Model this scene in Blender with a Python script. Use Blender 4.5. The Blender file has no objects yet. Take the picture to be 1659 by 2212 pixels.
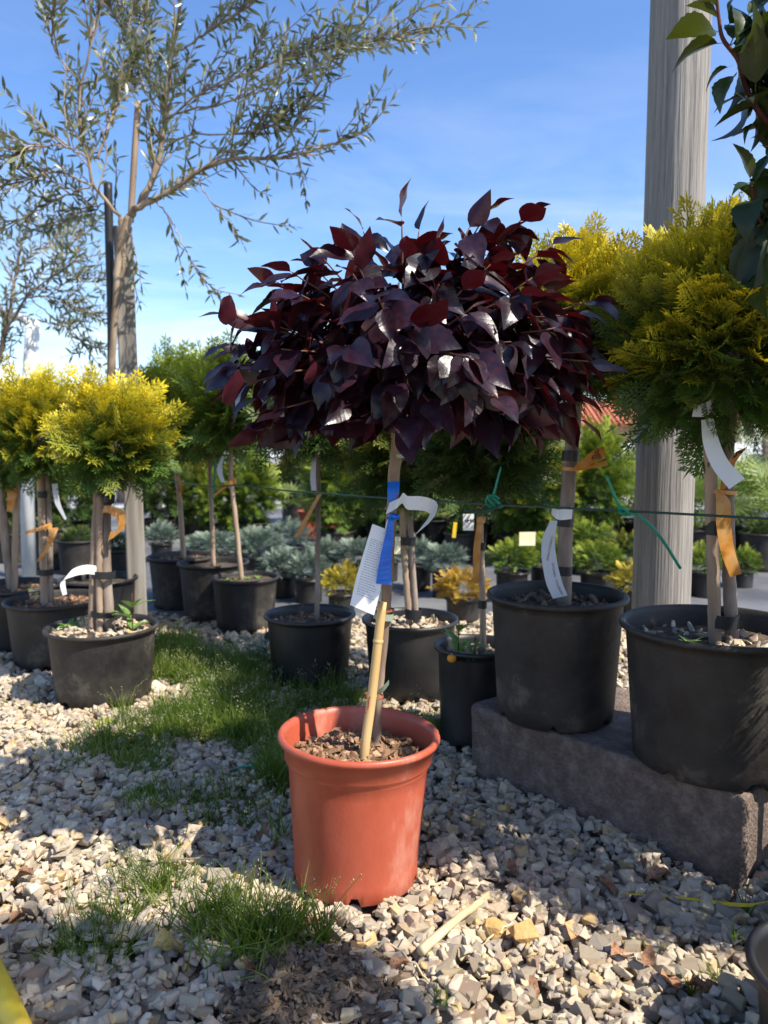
import bpy, bmesh, math, random
import numpy as np
from mathutils import Vector, Matrix

random.seed(7); RNG = np.random.default_rng(7)
S = bpy.context.scene
COL = S.collection
R = math.radians

# ------------------------------------------------------------------ camera
CAM_H, PITCH, FPX = 0.76, R(5.0), 1662.0          # metres, radians, focal length in 1659x2212 picture units
cam_d = bpy.data.cameras.new('camera')
cam = bpy.data.objects.new('camera', cam_d); COL.objects.link(cam)
cam.location = (0, 0, CAM_H); cam.rotation_euler = (R(90) - PITCH, 0, 0)
cam_d.sensor_fit = 'VERTICAL'; cam_d.sensor_height = 24; cam_d.lens = 24 * FPX / 2212
cam_d.clip_start = 0.02; cam_d.clip_end = 500
cam_d.dof.use_dof = True; cam_d.dof.focus_distance = 1.28; cam_d.dof.aperture_fstop = 3.6
S.camera = cam

# ------------------------------------------------------------------ sky, sun, exposure
SUN_EL, SUN_AZ = R(50), math.atan2(0.85, -0.53)    # azimuth clockwise from +Y
sunv = Vector((math.sin(SUN_AZ) * math.cos(SUN_EL), math.cos(SUN_AZ) * math.cos(SUN_EL), math.sin(SUN_EL)))
world = bpy.data.worlds.new('World'); S.world = world; world.use_nodes = True
nt = world.node_tree
sky = nt.nodes.new('ShaderNodeTexSky'); sky.sky_type = 'NISHITA'; sky.sun_disc = False
sky.sun_elevation = SUN_EL; sky.sun_rotation = SUN_AZ
sky.air_density = 1.0; sky.dust_density = 0.8; sky.ozone_density = 3.0; sky.altitude = 100
bg = nt.nodes['Background']; bg.inputs['Strength'].default_value = 0.14
hsv = nt.nodes.new('ShaderNodeHueSaturation'); hsv.inputs['Saturation'].default_value = 1.17; hsv.inputs['Hue'].default_value = 0.507
nt.links.new(sky.outputs[0], hsv.inputs['Color']); # thin wisps of high cloud, all round the sky, fading upwards
wtc = nt.nodes.new('ShaderNodeTexCoord'); wmp = nt.nodes.new('ShaderNodeMapping'); wmp.inputs['Scale'].default_value = (1.6, 1.6, 7.0); wmp.inputs['Location'].default_value = (.3, .1, 0)
wnz = nt.nodes.new('ShaderNodeTexNoise'); wnz.inputs['Scale'].default_value = 1.7; wnz.inputs['Detail'].default_value = 7; wnz.inputs['Roughness'].default_value = .6; wnz.inputs['Distortion'].default_value = .6
nt.links.new(wtc.outputs['Generated'], wmp.inputs[0]); nt.links.new(wmp.outputs[0], wnz.inputs[0])
wmr = nt.nodes.new('ShaderNodeMapRange'); wmr.inputs['From Min'].default_value = .42; wmr.inputs['From Max'].default_value = .74; wmr.inputs['To Max'].default_value = .62; nt.links.new(wnz.outputs[0], wmr.inputs[0])
wsx = nt.nodes.new('ShaderNodeSeparateXYZ'); nt.links.new(wtc.outputs['Generated'], wsx.inputs[0])
wel = nt.nodes.new('ShaderNodeMapRange'); wel.inputs['From Min'].default_value = .0; wel.inputs['From Max'].default_value = .5; wel.inputs['To Min'].default_value = 1; wel.inputs['To Max'].default_value = .04; nt.links.new(wsx.outputs[2], wel.inputs[0])
wmu = nt.nodes.new('ShaderNodeMath'); wmu.operation = 'MULTIPLY'; nt.links.new(wmr.outputs[0], wmu.inputs[0]); nt.links.new(wel.outputs[0], wmu.inputs[1])
wcl = nt.nodes.new('ShaderNodeHueSaturation'); wcl.inputs['Saturation'].default_value = .25; wcl.inputs['Value'].default_value = 1.25; nt.links.new(sky.outputs[0], wcl.inputs['Color'])
wmx = nt.nodes.new('ShaderNodeMix'); wmx.data_type = 'RGBA'; nt.links.new(wmu.outputs[0], wmx.inputs[0]); nt.links.new(hsv.outputs[0], wmx.inputs[6]); nt.links.new(wcl.outputs[0], wmx.inputs[7])
nt.links.new(wmx.outputs[2], bg.inputs[0])
sun_d = bpy.data.lights.new('sun', 'SUN'); sun_d.energy = 4.5; sun_d.angle = R(0.53); sun_d.color = (1.0, 0.93, 0.82)
sun = bpy.data.objects.new('sun', sun_d); COL.objects.link(sun)
sun.rotation_euler = sunv.to_track_quat('Z', 'Y').to_euler(); sun.location = sunv * 20
S.view_settings.view_transform = 'Standard'; S.view_settings.look = 'None'
S.view_settings.exposure = 0.88; S.view_settings.gamma = 1.0
S.render.engine = 'CYCLES'
S.cycles.use_denoising = True
S.cycles.max_bounces = 8; S.cycles.transparent_max_bounces = 8
S.cycles.sample_clamp_indirect = 6

# ------------------------------------------------------------------ place helpers: a picture direction and a real depth give a point
def at(px, py, Y):
    u = (px - 829.5) / FPX; v = (1106 - py) / FPX
    dy = math.cos(PITCH) + v * math.sin(PITCH); dz = -math.sin(PITCH) + v * math.cos(PITCH)
    t = Y / dy
    return Vector((u * t, Y, CAM_H + dz * t))
def ground(px, py, z=0.0):
    u = (px - 829.5) / FPX; v = (1106 - py) / FPX
    dy = math.cos(PITCH) + v * math.sin(PITCH); dz = -math.sin(PITCH) + v * math.cos(PITCH)
    t = (z - CAM_H) / dz
    return Vector((u * t, dy * t, z))
def psize(npx, Y):                                  # metres spanned by npx picture units at depth Y
    return npx * Y / FPX

# ------------------------------------------------------------------ object helpers
def tag(o, label=None, cat=None, group=None, kind=None):
    if label: o['label'] = label
    if cat: o['category'] = cat
    if group: o['group'] = group
    if kind: o['kind'] = kind
    return o
def empty(name, loc, label, cat, group=None):
    o = bpy.data.objects.new(name, None); COL.objects.link(o); o.location = loc
    o.empty_display_size = 0.05
    return tag(o, label, cat, group)
def link(name, me, mat, parent=None, loc=None):
    o = bpy.data.objects.new(name, me); COL.objects.link(o)
    if mat is not None and not me.materials: me.materials.append(mat)
    if parent is not None: o.parent = parent
    if loc is not None: o.location = loc
    return o
def copy_tree(o, parent=None):
    c = o.copy(); COL.objects.link(c); c.parent = parent
    for ch in o.children: copy_tree(ch, c)
    return c
def mesh_np(name, V, F, col=None, smooth=False):
    V = np.ascontiguousarray(V, dtype=np.float32); F = np.ascontiguousarray(F, dtype=np.int32)
    me = bpy.data.meshes.new(name); k = F.shape[1]
    me.vertices.add(len(V)); me.vertices.foreach_set('co', V.ravel())
    me.loops.add(F.size); me.loops.foreach_set('vertex_index', F.ravel())
    me.polygons.add(len(F)); me.polygons.foreach_set('loop_start', np.arange(0, F.size, k, dtype=np.int32))
    me.update(calc_edges=True)
    if not smooth: me.shade_flat()
    if col is not None:
        a = me.color_attributes.new('Col', 'FLOAT_COLOR', 'POINT')
        c4 = np.ones((len(V), 4), np.float32); c4[:, :3] = col
        a.data.foreach_set('color', c4.ravel())
    return me
def join(parts):                                     # [(V,F)] -> one (V,F)
    Vs, Fs, n = [], [], 0
    for V, F in parts:
        Vs.append(np.asarray(V, dtype=float)); Fs.append(np.asarray(F) + n); n += len(V)
    return np.concatenate(Vs), np.concatenate(Fs)
def bmesh_obj(name, bm, mat, parent=None, smooth=False):
    me = bpy.data.meshes.new(name); bm.to_mesh(me); bm.free()
    if smooth:
        for p in me.polygons: p.use_smooth = True
    return link(name, me, mat, parent)
def unit(v):
    v = np.asarray(v, float); return v / (np.linalg.norm(v) + 1e-12)
def basis(d, n):                                     # columns x, y (=d), z (~n)
    y = unit(d); z = np.asarray(n, float) - np.dot(n, y) * y
    if np.linalg.norm(z) < 1e-4: z = np.array([y[1], -y[0], 0.01]) + 1e-3
    z = unit(z); x = np.cross(y, z)
    return np.stack([x, y, z], axis=1)
def scatter(tV, tF, M3, pos):                        # template copied by k 3x3 matrices and positions
    k = len(pos); n = len(tV)
    V = np.einsum('kij,nj->kni', M3, tV) + np.asarray(pos)[:, None, :]
    F = (np.asarray(tF)[None] + (np.arange(k) * n)[:, None, None]).reshape(-1, np.asarray(tF).shape[1])
    return V.reshape(-1, 3), F
def tube(pts, rad, seg=8, cap=True):
    P = np.array([tuple(p) for p in pts], float); n = len(P)
    if np.isscalar(rad): rad = [rad] * n
    T = np.gradient(P, axis=0); T /= np.linalg.norm(T, axis=1)[:, None] + 1e-12
    ref = np.array([0, 0, 1.0]) if abs(T[0][2]) < .9 else np.array([1.0, 0, 0])
    x = unit(np.cross(T[0], ref)); V = []
    for i in range(n):
        x = unit(x - np.dot(x, T[i]) * T[i]); y = np.cross(T[i], x)
        for j in range(seg):
            a = 2 * math.pi * j / seg
            V.append(P[i] + rad[i] * (math.cos(a) * x + math.sin(a) * y))
    F = [(i * seg + j, i * seg + (j + 1) % seg, (i + 1) * seg + (j + 1) % seg, (i + 1) * seg + j) for i in range(n - 1) for j in range(seg)]
    if cap:
        for i0, p in ((0, P[0]), (n - 1, P[-1])):
            c = len(V); V.append(p)
            for j in range(0, seg, 2):
                q = (i0 * seg + j, i0 * seg + (j + 1) % seg, i0 * seg + (j + 2) % seg, c)
                F.append(q if i0 else q[::-1])
    return np.array(V), np.array(F)
def spline(pts, n):                                  # Catmull-Rom through points
    P = [np.array(tuple(p), float) for p in pts]; P = [2 * P[0] - P[1]] + P + [2 * P[-1] - P[-2]]
    out = []; m = len(P) - 3
    for k in range(n):
        s = k / (n - 1) * m; i = min(int(s), m - 1); t = s - i
        a, b, c, d = P[i:i + 4]
        out.append(0.5 * ((2 * b) + (-a + c) * t + (2 * a - 5 * b + 4 * c - d) * t * t + (-a + 3 * b - 3 * c + d) * t ** 3))
    return np.array(out)
def tube_obj(name, pts, rad, mat, parent=None, seg=8, n=None, wobble=0, origin=None):
    P = spline(pts, n) if n else np.array([tuple(p) for p in pts], float)
    if n and not np.isscalar(rad) and len(rad) != n:
        rad = np.interp(np.linspace(0, 1, n), np.linspace(0, 1, len(rad)), rad)
    if wobble: P = P + RNG.normal(0, wobble, P.shape)
    if origin is not None: P = P - np.array(tuple(origin))
    V, F = tube(P, rad, seg)
    return link(name, mesh_np(name, V, F, smooth=True), mat, parent)
def strip(pts, widths, side, thick=0.0006, n=None):   # paper or plastic strip: closed thin band; side(i) = width direction
    P = np.array([tuple(p) for p in pts], float)
    sd = np.array([unit(tuple(s)) for s in side]) if np.ndim(side[0]) or isinstance(side[0], Vector) else np.tile(unit(side), (len(P), 1))
    w = np.array(widths if not np.isscalar(widths) else [widths] * len(P), float)
    if n:
        tt = np.linspace(0, 1, len(P)); t2 = np.linspace(0, 1, n)
        P = spline(P, n); sd = np.stack([np.interp(t2, tt, sd[:, k]) for k in range(3)], 1); sd /= np.linalg.norm(sd, axis=1)[:, None]
        w = np.interp(t2, tt, w)
    T = np.gradient(P, axis=0); N = np.cross(T, sd); N /= np.linalg.norm(N, axis=1)[:, None] + 1e-12
    V = []
    for i in range(len(P)):
        a = sd[i] * w[i] / 2; b = N[i] * thick / 2
        V += [P[i] - a - b, P[i] + a - b, P[i] + a + b, P[i] - a + b]
    F = []
    for i in range(len(P) - 1):
        for j in range(4): F.append((4 * i + j, 4 * i + (j + 1) % 4, 4 * i + 4 + (j + 1) % 4, 4 * i + 4 + j))
    F.append((3, 2, 1, 0)); m = 4 * (len(P) - 1); F.append((m, m + 1, m + 2, m + 3))
    return np.array(V), np.array(F), P, sd, N, w
def strip_obj(name, pts, widths, side, mat, parent=None, thick=0.0006, n=None, origin=None):
    if origin is not None: pts = [Vector(tuple(p)) - Vector(origin) for p in pts]
    V, F, P, sd, N, w = strip(pts, widths, side, thick, n)
    o = link(name, mesh_np(name, V, F), mat, parent)
    return o, (P, sd, N, w)
def lathe(prof, seg, rfun=None, zfun=None):
    V = []
    for k, (r, z) in enumerate(prof):
        for j in range(seg):
            a = 2 * math.pi * j / seg
            rr = r + (rfun(k, a) if rfun else 0); zz = z + (zfun(k, a) if zfun else 0)
            V.append((rr * math.cos(a), rr * math.sin(a), zz))
    F = [(i * seg + j, i * seg + (j + 1) % seg, (i + 1) * seg + (j + 1) % seg, (i + 1) * seg + j) for i in range(len(prof) - 1) for j in range(seg)]
    return np.array(V), np.array(F)
def box(cx, cy, cz, sx, sy, sz):
    V = np.array([(x, y, z) for x in (-.5, .5) for y in (-.5, .5) for z in (-.5, .5)]) * (sx, sy, sz) + (cx, cy, cz)
    F = np.array([(0, 1, 3, 2), (4, 6, 7, 5), (0, 4, 5, 1), (2, 3, 7, 6), (0, 2, 6, 4), (1, 5, 7, 3)])
    return V, F

# ------------------------------------------------------------------ materials
def mat(name, cols, scale=8.0, detail=4.0, rough=0.7, bump=0.0, bscale=60.0, stretch=(1, 1, 1), spec=0.35, island=0.0,
        attr=False, trans=0.0, tcol=None, back=None, bdist=0.003, rvar=0.0, islandcols=False, objrand=0.0, contrast=0.3, sheen=0.0, nrough=.5, vein=0.0, vfreq=9.0, bevel=0.0):
    m = bpy.data.materials.new(name); m.use_nodes = True
    t = m.node_tree; L = t.links.new; N = t.nodes.new
    p = t.nodes['Principled BSDF']; out = t.nodes['Material Output']
    p.inputs['Roughness'].default_value = rough; p.inputs['Specular IOR Level'].default_value = spec
    if sheen: p.inputs['Coat Weight'].default_value = sheen; p.inputs['Coat Roughness'].default_value = 0.3
    tc = N('ShaderNodeTexCoord'); mp = N('ShaderNodeMapping'); mp.inputs['Scale'].default_value = stretch
    L(tc.outputs['Object'], mp.inputs['Vector'])
    nz = N('ShaderNodeTexNoise'); nz.inputs['Scale'].default_value = scale; nz.inputs['Detail'].default_value = detail; nz.inputs['Roughness'].default_value = nrough
    L(mp.outputs[0], nz.inputs['Vector'])
    rp = N('ShaderNodeValToRGB'); el = rp.color_ramp.elements
    pos = np.linspace(0.5 - contrast / 2 if not islandcols else 0, 0.5 + contrast / 2 if not islandcols else 1, len(cols)) if len(cols) > 1 else [0.5]
    while len(el) < max(2, len(cols)): el.new(0.5)
    for i in range(len(el)):
        c = cols[min(i, len(cols) - 1)]; el[i].color = (*c, 1); el[i].position = float(pos[min(i, len(cols) - 1)])
    geo = N('ShaderNodeNewGeometry'); oi = N('ShaderNodeObjectInfo')
    if islandcols:
        ad = N('ShaderNodeMath'); ad.operation = 'ADD'; L(geo.outputs['Random Per Island'], ad.inputs[0]); L(oi.outputs['Random'], ad.inputs[1])
        fr = N('ShaderNodeMath'); fr.operation = 'FRACT'; L(ad.outputs[0], fr.inputs[0]); L(fr.outputs[0], rp.inputs['Fac'])
        rp2 = N('ShaderNodeMapRange'); rp2.inputs['From Min'].default_value = .3; rp2.inputs['From Max'].default_value = .7; rp2.inputs['To Min'].default_value = .78; rp2.inputs['To Max'].default_value = 1.12
        L(nz.outputs['Fac'], rp2.inputs['Value'])
        mu = N('ShaderNodeMix'); mu.data_type = 'RGBA'; mu.blend_type = 'MULTIPLY'; mu.inputs[0].default_value = 1
        L(rp.outputs[0], mu.inputs[6]); L(rp2.outputs[0], mu.inputs[7]); c = mu.outputs[2]
    else:
        L(nz.outputs['Fac'], rp.inputs['Fac']); c = rp.outputs[0]
    if attr:
        at_ = N('ShaderNodeAttribute'); at_.attribute_name = 'Col'
        mu = N('ShaderNodeMix'); mu.data_type = 'RGBA'; mu.blend_type = 'MULTIPLY'; mu.inputs[0].default_value = 1
        L(at_.outputs['Color'], mu.inputs[6]); L(c, mu.inputs[7]); c = mu.outputs[2]
    if island or objrand:
        hs = N('ShaderNodeHueSaturation')
        mr = N('ShaderNodeMapRange'); k = island or objrand
        mr.inputs['To Min'].default_value = 1 - k; mr.inputs['To Max'].default_value = 1 + k
        if island and objrand:
            ad = N('ShaderNodeMath'); ad.operation = 'ADD'; L(geo.outputs['Random Per Island'], ad.inputs[0]); L(oi.outputs['Random'], ad.inputs[1])
            fr = N('ShaderNodeMath'); fr.operation = 'FRACT'; L(ad.outputs[0], fr.inputs[0]); L(fr.outputs[0], mr.inputs['Value'])
        else:
            L(geo.outputs['Random Per Island'] if island else oi.outputs['Random'], mr.inputs['Value'])
        L(mr.outputs[0], hs.inputs['Value']); L(c, hs.inputs['Color']); c = hs.outputs[0]
    front = c
    if back is not None:                              # the underside of a leaf has its own colour
        mx = N('ShaderNodeMix'); mx.data_type = 'RGBA'; L(geo.outputs['Backfacing'], mx.inputs[0]); L(c, mx.inputs[6]); mx.inputs[7].default_value = (*back, 1); c = mx.outputs[2]
    L(c, p.inputs['Base Color'])
    if rvar:
        mr = N('ShaderNodeMapRange'); mr.inputs['From Min'].default_value = .35; mr.inputs['From Max'].default_value = .65
        mr.inputs['To Min'].default_value = rough - rvar; mr.inputs['To Max'].default_value = rough + rvar; L(nz.outputs['Fac'], mr.inputs['Value']); L(mr.outputs[0], p.inputs['Roughness'])
    if bump:
        b = N('ShaderNodeBump'); b.inputs['Strength'].default_value = bump; b.inputs['Distance'].default_value = bdist
        n2 = N('ShaderNodeTexNoise'); n2.inputs['Scale'].default_value = bscale; n2.inputs['Detail'].default_value = 5
        L(mp.outputs[0], n2.inputs['Vector']); hgt = n2.outputs['Fac']
        if vein:                                      # side veins and midrib, in the leaf's own coordinates
            def mth(op, a_, b__=None, c_=None):
                q = N('ShaderNodeMath'); q.operation = op
                for i_, v_ in enumerate((a_, b__, c_)):
                    if v_ is None: continue
                    if isinstance(v_, (int, float)): q.inputs[i_].default_value = v_
                    else: L(v_, q.inputs[i_])
                return q.outputs[0]
            sx = N('ShaderNodeSeparateXYZ'); L(tc.outputs['Object'], sx.inputs[0]); ax_ = mth('ABSOLUTE', sx.outputs[0])
            ph = mth('MULTIPLY', mth('SUBTRACT', sx.outputs[1], mth('MULTIPLY', ax_, .8)), vfreq * 6.283)
            vv = mth('POWER', mth('ABSOLUTE', mth('SINE', mth('MULTIPLY', ph, .5))), .45)
            mid = mth('MINIMUM', mth('MULTIPLY', ax_, 30), 1.0)
            hgt = mth('ADD', mth('MULTIPLY', hgt, .35), mth('MULTIPLY', mth('MULTIPLY', vv, mid), vein))
        L(hgt, b.inputs['Height']); L(b.outputs[0], p.inputs['Normal'])
        if bevel:
            bv = N('ShaderNodeBevel'); bv.samples = 4; bv.inputs['Radius'].default_value = bevel; L(bv.outputs[0], b.inputs['Normal'])
    if trans:
        tr = N('ShaderNodeBsdfTranslucent')
        if tcol: tr.inputs[0].default_value = (*tcol, 1)
        else: L(front, tr.inputs[0])
        ms = N('ShaderNodeMixShader'); ms.inputs[0].default_value = trans
        L(p.outputs[0], ms.inputs[1]); L(tr.outputs[0], ms.inputs[2]); L(ms.outputs[0], out.inputs['Surface'])
    return m

M_soilground = mat('soil ground', [(.16, .13, .09), (.30, .26, .19), (.42, .37, .29)], 30, 8, .95, 1, 90, bdist=.01)
M_stone = mat('crushed limestone', [(.54, .44, .30), (.46, .375, .265), (.60, .505, .37), (.36, .30, .23), (.51, .42, .30), (.57, .47, .32), (.30, .26, .22), (.49, .40, .28), (.50, .34, .15), (.60, .52, .39), (.40, .325, .24), (.38, .27, .19), (.55, .455, .33)], 75, 9, .85, .8, 130, islandcols=True, bdist=.002, spec=.2, bevel=.0028)
M_cloth = mat('woven weed cloth', [(.075, .078, .085), (.12, .122, .128), (.17, .17, .165)], 2.2, 6, .6, .4, 200, spec=.4)
M_road = mat('pale gravel road', [(.36, .36, .36), (.48, .47, .45)], 1.2, 8, .9, .3, 30)
M_red = mat('terracotta plastic', [(.34, .066, .030), (.41, .082, .040), (.44, .098, .052), (.52, .21, .145)], 6, 14, .42, .1, 200, (1, 1, .5), spec=.45, rvar=.09, contrast=.33, nrough=.7)
M_black = mat('black pot plastic', [(.009, .009, .010), (.016, .0155, .015), (.030, .027, .023)], 7, 7, .48, .08, 160, spec=.5, rvar=.1)
M_dusty = mat('dusty black pot plastic', [(.011, .0105, .010), (.022, .019, .017), (.036, .031, .025), (.11, .092, .07)], 7, 14, .6, .2, 160, spec=.4, rvar=.1, contrast=.32, nrough=.72)
M_soil = mat('potting soil', [(.035, .024, .016), (.075, .052, .034), (.13, .095, .065)], 60, 6, .95, 1, 120, bdist=.006)
M_bark = mat('bark chip', [(.10, .05, .028), (.22, .12, .065), (.33, .20, .11), (.16, .09, .05), (.26, .14, .08), (.42, .28, .16), (.13, .07, .04)], 40, 4, .9, .5, 150, islandcols=True)
M_darkbark = mat('weathered bark chip', [(.05, .033, .022), (.12, .082, .055), (.19, .135, .085), (.07, .046, .03), (.25, .19, .13), (.10, .07, .048)], 40, 4, .95, .5, 150, islandcols=True)
M_trunk = mat('tree bark', [(.13, .085, .06), (.22, .15, .105), (.32, .24, .175)], 26, 8, .9, .7, 60, (1, 1, .3), bdist=.003)
M_gtrunk = mat('grey tree bark', [(.12, .092, .072), (.22, .17, .135), (.34, .275, .22)], 26, 8, .9, .7, 60, (1, 1, .3), bdist=.003)
M_bamboo = mat('bamboo cane', [(.36, .22, .08), (.50, .33, .13), (.58, .41, .18)], 14, 4, .5, .15, 50, (1, 1, .12), spec=.4)
M_stake = mat('wooden stake', [(.24, .17, .12), (.36, .26, .18), (.44, .33, .24)], 20, 6, .85, .4, 60, (1, 1, .12))
M_pole = mat('weathered pole wood', [(.055, .05, .046), (.19, .175, .16), (.29, .27, .24), (.36, .335, .30)], 150, 10, .9, 1, 190, (1, 1, .025), bdist=.005, contrast=.5, nrough=.72)
M_post = mat('grey post wood', [(.11, .098, .082), (.20, .18, .15), (.30, .27, .23)], 22, 8, .9, .7, 40, (1, 1, .07), bdist=.004)
M_block = mat('weathered stone block', [(.075, .054, .043), (.15, .112, .09), (.28, .22, .18)], 22, 15, .95, 1, 150, nrough=.78, bdist=.006, contrast=.36)
M_tape = mat('black tape', [(.012, .012, .013), (.022, .022, .024)], 20, 2, .45, .1, 80)
M_white = mat('white paper', [(.74, .74, .74), (.82, .82, .81)], 12, 3, .5, trans=.12)
M_cream = mat('cream paper', [(.72, .66, .42), (.78, .72, .5)], 12, 3, .5)
M_grayplast = mat('grey plastic tag', [(.55, .56, .6), (.62, .63, .66)], 9, 3, .4, trans=.1)
M_ink = mat('black ink', [(.02, .02, .025)], rough=.6)
M_grayink = mat('faded ink', [(.28, .28, .34)], rough=.6)
M_blue = mat('blue plastic ribbon', [(.004, .13, .60), (.008, .20, .74)], 30, 3, .22, .15, 40, spec=.6, trans=.35, tcol=(.02, .25, .85))
M_orange = mat('orange plastic ribbon', [(.52, .20, .025), (.66, .30, .06), (.70, .40, .14)], 30, 3, .3, .15, 40, spec=.5, trans=.3)
M_green = mat('green plastic tie', [(.0, .20, .11), (.01, .27, .16)], 20, 3, .35, spec=.5)
M_wire = mat('green coated wire', [(.008, .045, .032), (.015, .07, .05)], 30, 3, .4, spec=.5)
M_sage = mat('sage tie tape', [(.22, .28, .19), (.30, .35, .25)], 20, 3, .6)
M_rust = mat('rusty wire', [(.26, .06, .02), (.38, .10, .04)], 40, 3, .7)
M_yellow = mat('yellow plastic pipe', [(.55, .38, .01), (.66, .47, .02), (.60, .40, .05)], 12, 6, .45, .1, 90, spec=.45)
M_straw = mat('dry straw', [(.48, .37, .20), (.60, .50, .32)], 20, 4, .8, .3, 60, (1, 1, 1))
M_purple = mat('purple leaf', [(.009, .0048, .0095), (.016, .0062, .0115), (.027, .0075, .012)], 6, 3, .31, .6, 14, spec=.36, island=.6, objrand=.6, trans=.03, tcol=(.42, .010, .016), back=(.050, .011, .018), bdist=.0014, vein=.10, vfreq=7)
M_purpletwig = mat('purple twig', [(.10, .03, .02), (.16, .07, .04)], 30, 3, .7)
M_conifer = mat('conifer foliage', [(.82, .82, .82), (1.15, 1.15, 1.15)], 25, 3, .5, spec=.35, attr=True, trans=.22, island=.14)
M_olive = mat('olive leaf', [(.026, .036, .014), (.048, .060, .022), (.09, .10, .042)], 5, 3, .34, spec=.5, island=.3, objrand=.3, trans=.14, tcol=(.28, .32, .07), back=(.24, .26, .17))
M_olivebark = mat('olive bark', [(.14, .10, .065), (.25, .185, .125), (.38, .30, .215)], 18, 7, .9, .6, 50, (1, 1, .4), bdist=.004)
M_laurel = mat('laurel leaf', [(.014, .030, .008), (.024, .046, .010), (.042, .064, .014)], 9, 3, .4, .4, 20, spec=.35, vein=.2, vfreq=9, bdist=.002, objrand=.35, trans=.10, tcol=(.15, .20, .012), back=(.036, .044, .012))
M_redstem = mat('red stem', [(.06, .018, .012), (.11, .035, .02)], 30, 3, .75, spec=.2)
M_grass = mat('grass blade', [(.055, .088, .011), (.10, .142, .019), (.19, .22, .042)], 7, 3, .5, spec=.3, island=.4, trans=.35, tcol=(.22, .38, .04))
M_seed = mat('grass seed head', [(.36, .36, .20), (.50, .47, .30)], 7, 3, .7, island=.3, trans=.2)
M_weed = mat('weed leaf', [(.10, .20, .035), (.17, .29, .06), (.25, .36, .09)], 9, 3, .45, spec=.35, trans=.3, island=.25)
M_dead = mat('dead leaf', [(.12, .055, .03), (.22, .10, .05), (.32, .17, .085), (.18, .12, .085)], 12, 4, .7, .3, 40, island=.3, objrand=.4)
M_palm = mat('palm frond', [(.09, .14, .025), (.17, .22, .05), (.27, .31, .09)], 6, 3, .42, spec=.4, island=.35, trans=.28, tcol=(.3, .42, .06))
M_tree = mat('broad foliage', [(.8, .8, .8), (1.2, 1.2, 1.2)], 3, 3, .55, attr=True, trans=.25, island=.3)
M_vanw = mat('white van paint', [(.76, .77, .77), (.80, .80, .80)], 3, 2, .3, spec=.5)
M_vang = mat('green stripe paint', [(.02, .28, .09), (.03, .32, .11)], 3, 2, .35)
M_glass = mat('dark window glass', [(.03, .035, .035), (.06, .065, .06)], 2, 2, .08, spec=.6)
M_tyre = mat('tyre rubber', [(.015, .015, .015), (.03, .03, .03)], 8, 3, .8)
M_metal = mat('galvanised metal', [(.38, .39, .41), (.48, .49, .5)], 10, 4, .45, spec=.5)
M_pvc = mat('white pipe', [(.60, .62, .60), (.74, .74, .70)], 9, 6, .5, .1, 60)
M_roof = mat('orange tile', [(.42, .14, .07), (.55, .20, .10), (.48, .17, .09)], 6, 4, .85, islandcols=True)
M_plaster = mat('cream plaster', [(.30, .20, .13), (.38, .27, .18)], 3, 5, .9)
M_fruit = mat('orange fruit', [(.72, .26, .02), (.80, .33, .03)], 12, 3, .4)
M_moss = mat('moss', [(.20, .24, .04), (.34, .36, .07)], 30, 4, .9, .6, 80)
# ------------------------------------------------------------------ where the pots stand
def pot_spec(cx, base_y, rim_l, rim_r, rim_y, z0=0.006, taper=.82):
    """front foot of the pot gives its depth, the rim its radius and height"""
    g = ground(cx, base_y, z0); Y = g.y
    for _ in range(4):
        Rr = psize(rim_r - rim_l, Y * 1.0 + .07) / 2; Y = g.y + Rr * taper
    c = ground(cx, base_y, z0); rim = at((rim_l + rim_r) / 2, rim_y, Y)
    X = at(cx, (base_y + rim_y) / 2, Y).x
    return dict(loc=Vector((X, Y, z0)), R=Rr, Rb=Rr * taper, h=rim.z - z0)
BLOCK_H = .165
SP = {
 'red':  dict(loc=Vector((-.050, 1.292, .010)), R=.1405, Rb=.109, h=.256),
 'L1': pot_spec(224, 1535, 110, 345, 1349), 'L2': pot_spec(124, 1450, 20, 230, 1291), 'L3': pot_spec(34, 1412, -62, 130, 1262),
 'P4': pot_spec(396, 1320, 318, 468, 1199), 'P5': pot_spec(462, 1342, 388, 540, 1212), 'P6': pot_spec(530, 1366, 456, 603, 1244),
 'P7': pot_spec(670, 1492, 572, 768, 1323), 'P8': pot_spec(886, 1520, 782, 990, 1333), 'P9': pot_spec(1026, 1628, 938, 1115, 1390),
 'A': pot_spec(1200, 1587, 1057, 1350, 1279, BLOCK_H), 'B': pot_spec(1545, 1722, 1345, 1775, 1346, BLOCK_H),
}
SP['B']['R'] = min(SP['B']['R'], .178); SP['B']['Rb'] = SP['B']['R'] * .82

# block corners on the ground: long face looks to the left of the camera
bl_a = ground(1015, 1672); bl_b = ground(1604, 1925)
bl_dir = (bl_b - bl_a).normalized(); bl_nrm = Vector((-bl_dir.y, bl_dir.x, 0))     # points away from the camera
bl_len = (bl_b - bl_a).length; bl_wid = .37
def in_block(x, y, m=0.0):
    d = Vector((x, y, 0)) - Vector((bl_a.x, bl_a.y, 0)); s = d.dot(bl_dir); t = d.dot(bl_nrm)
    return -m < s < bl_len + m and -m < t < bl_wid + m

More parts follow.
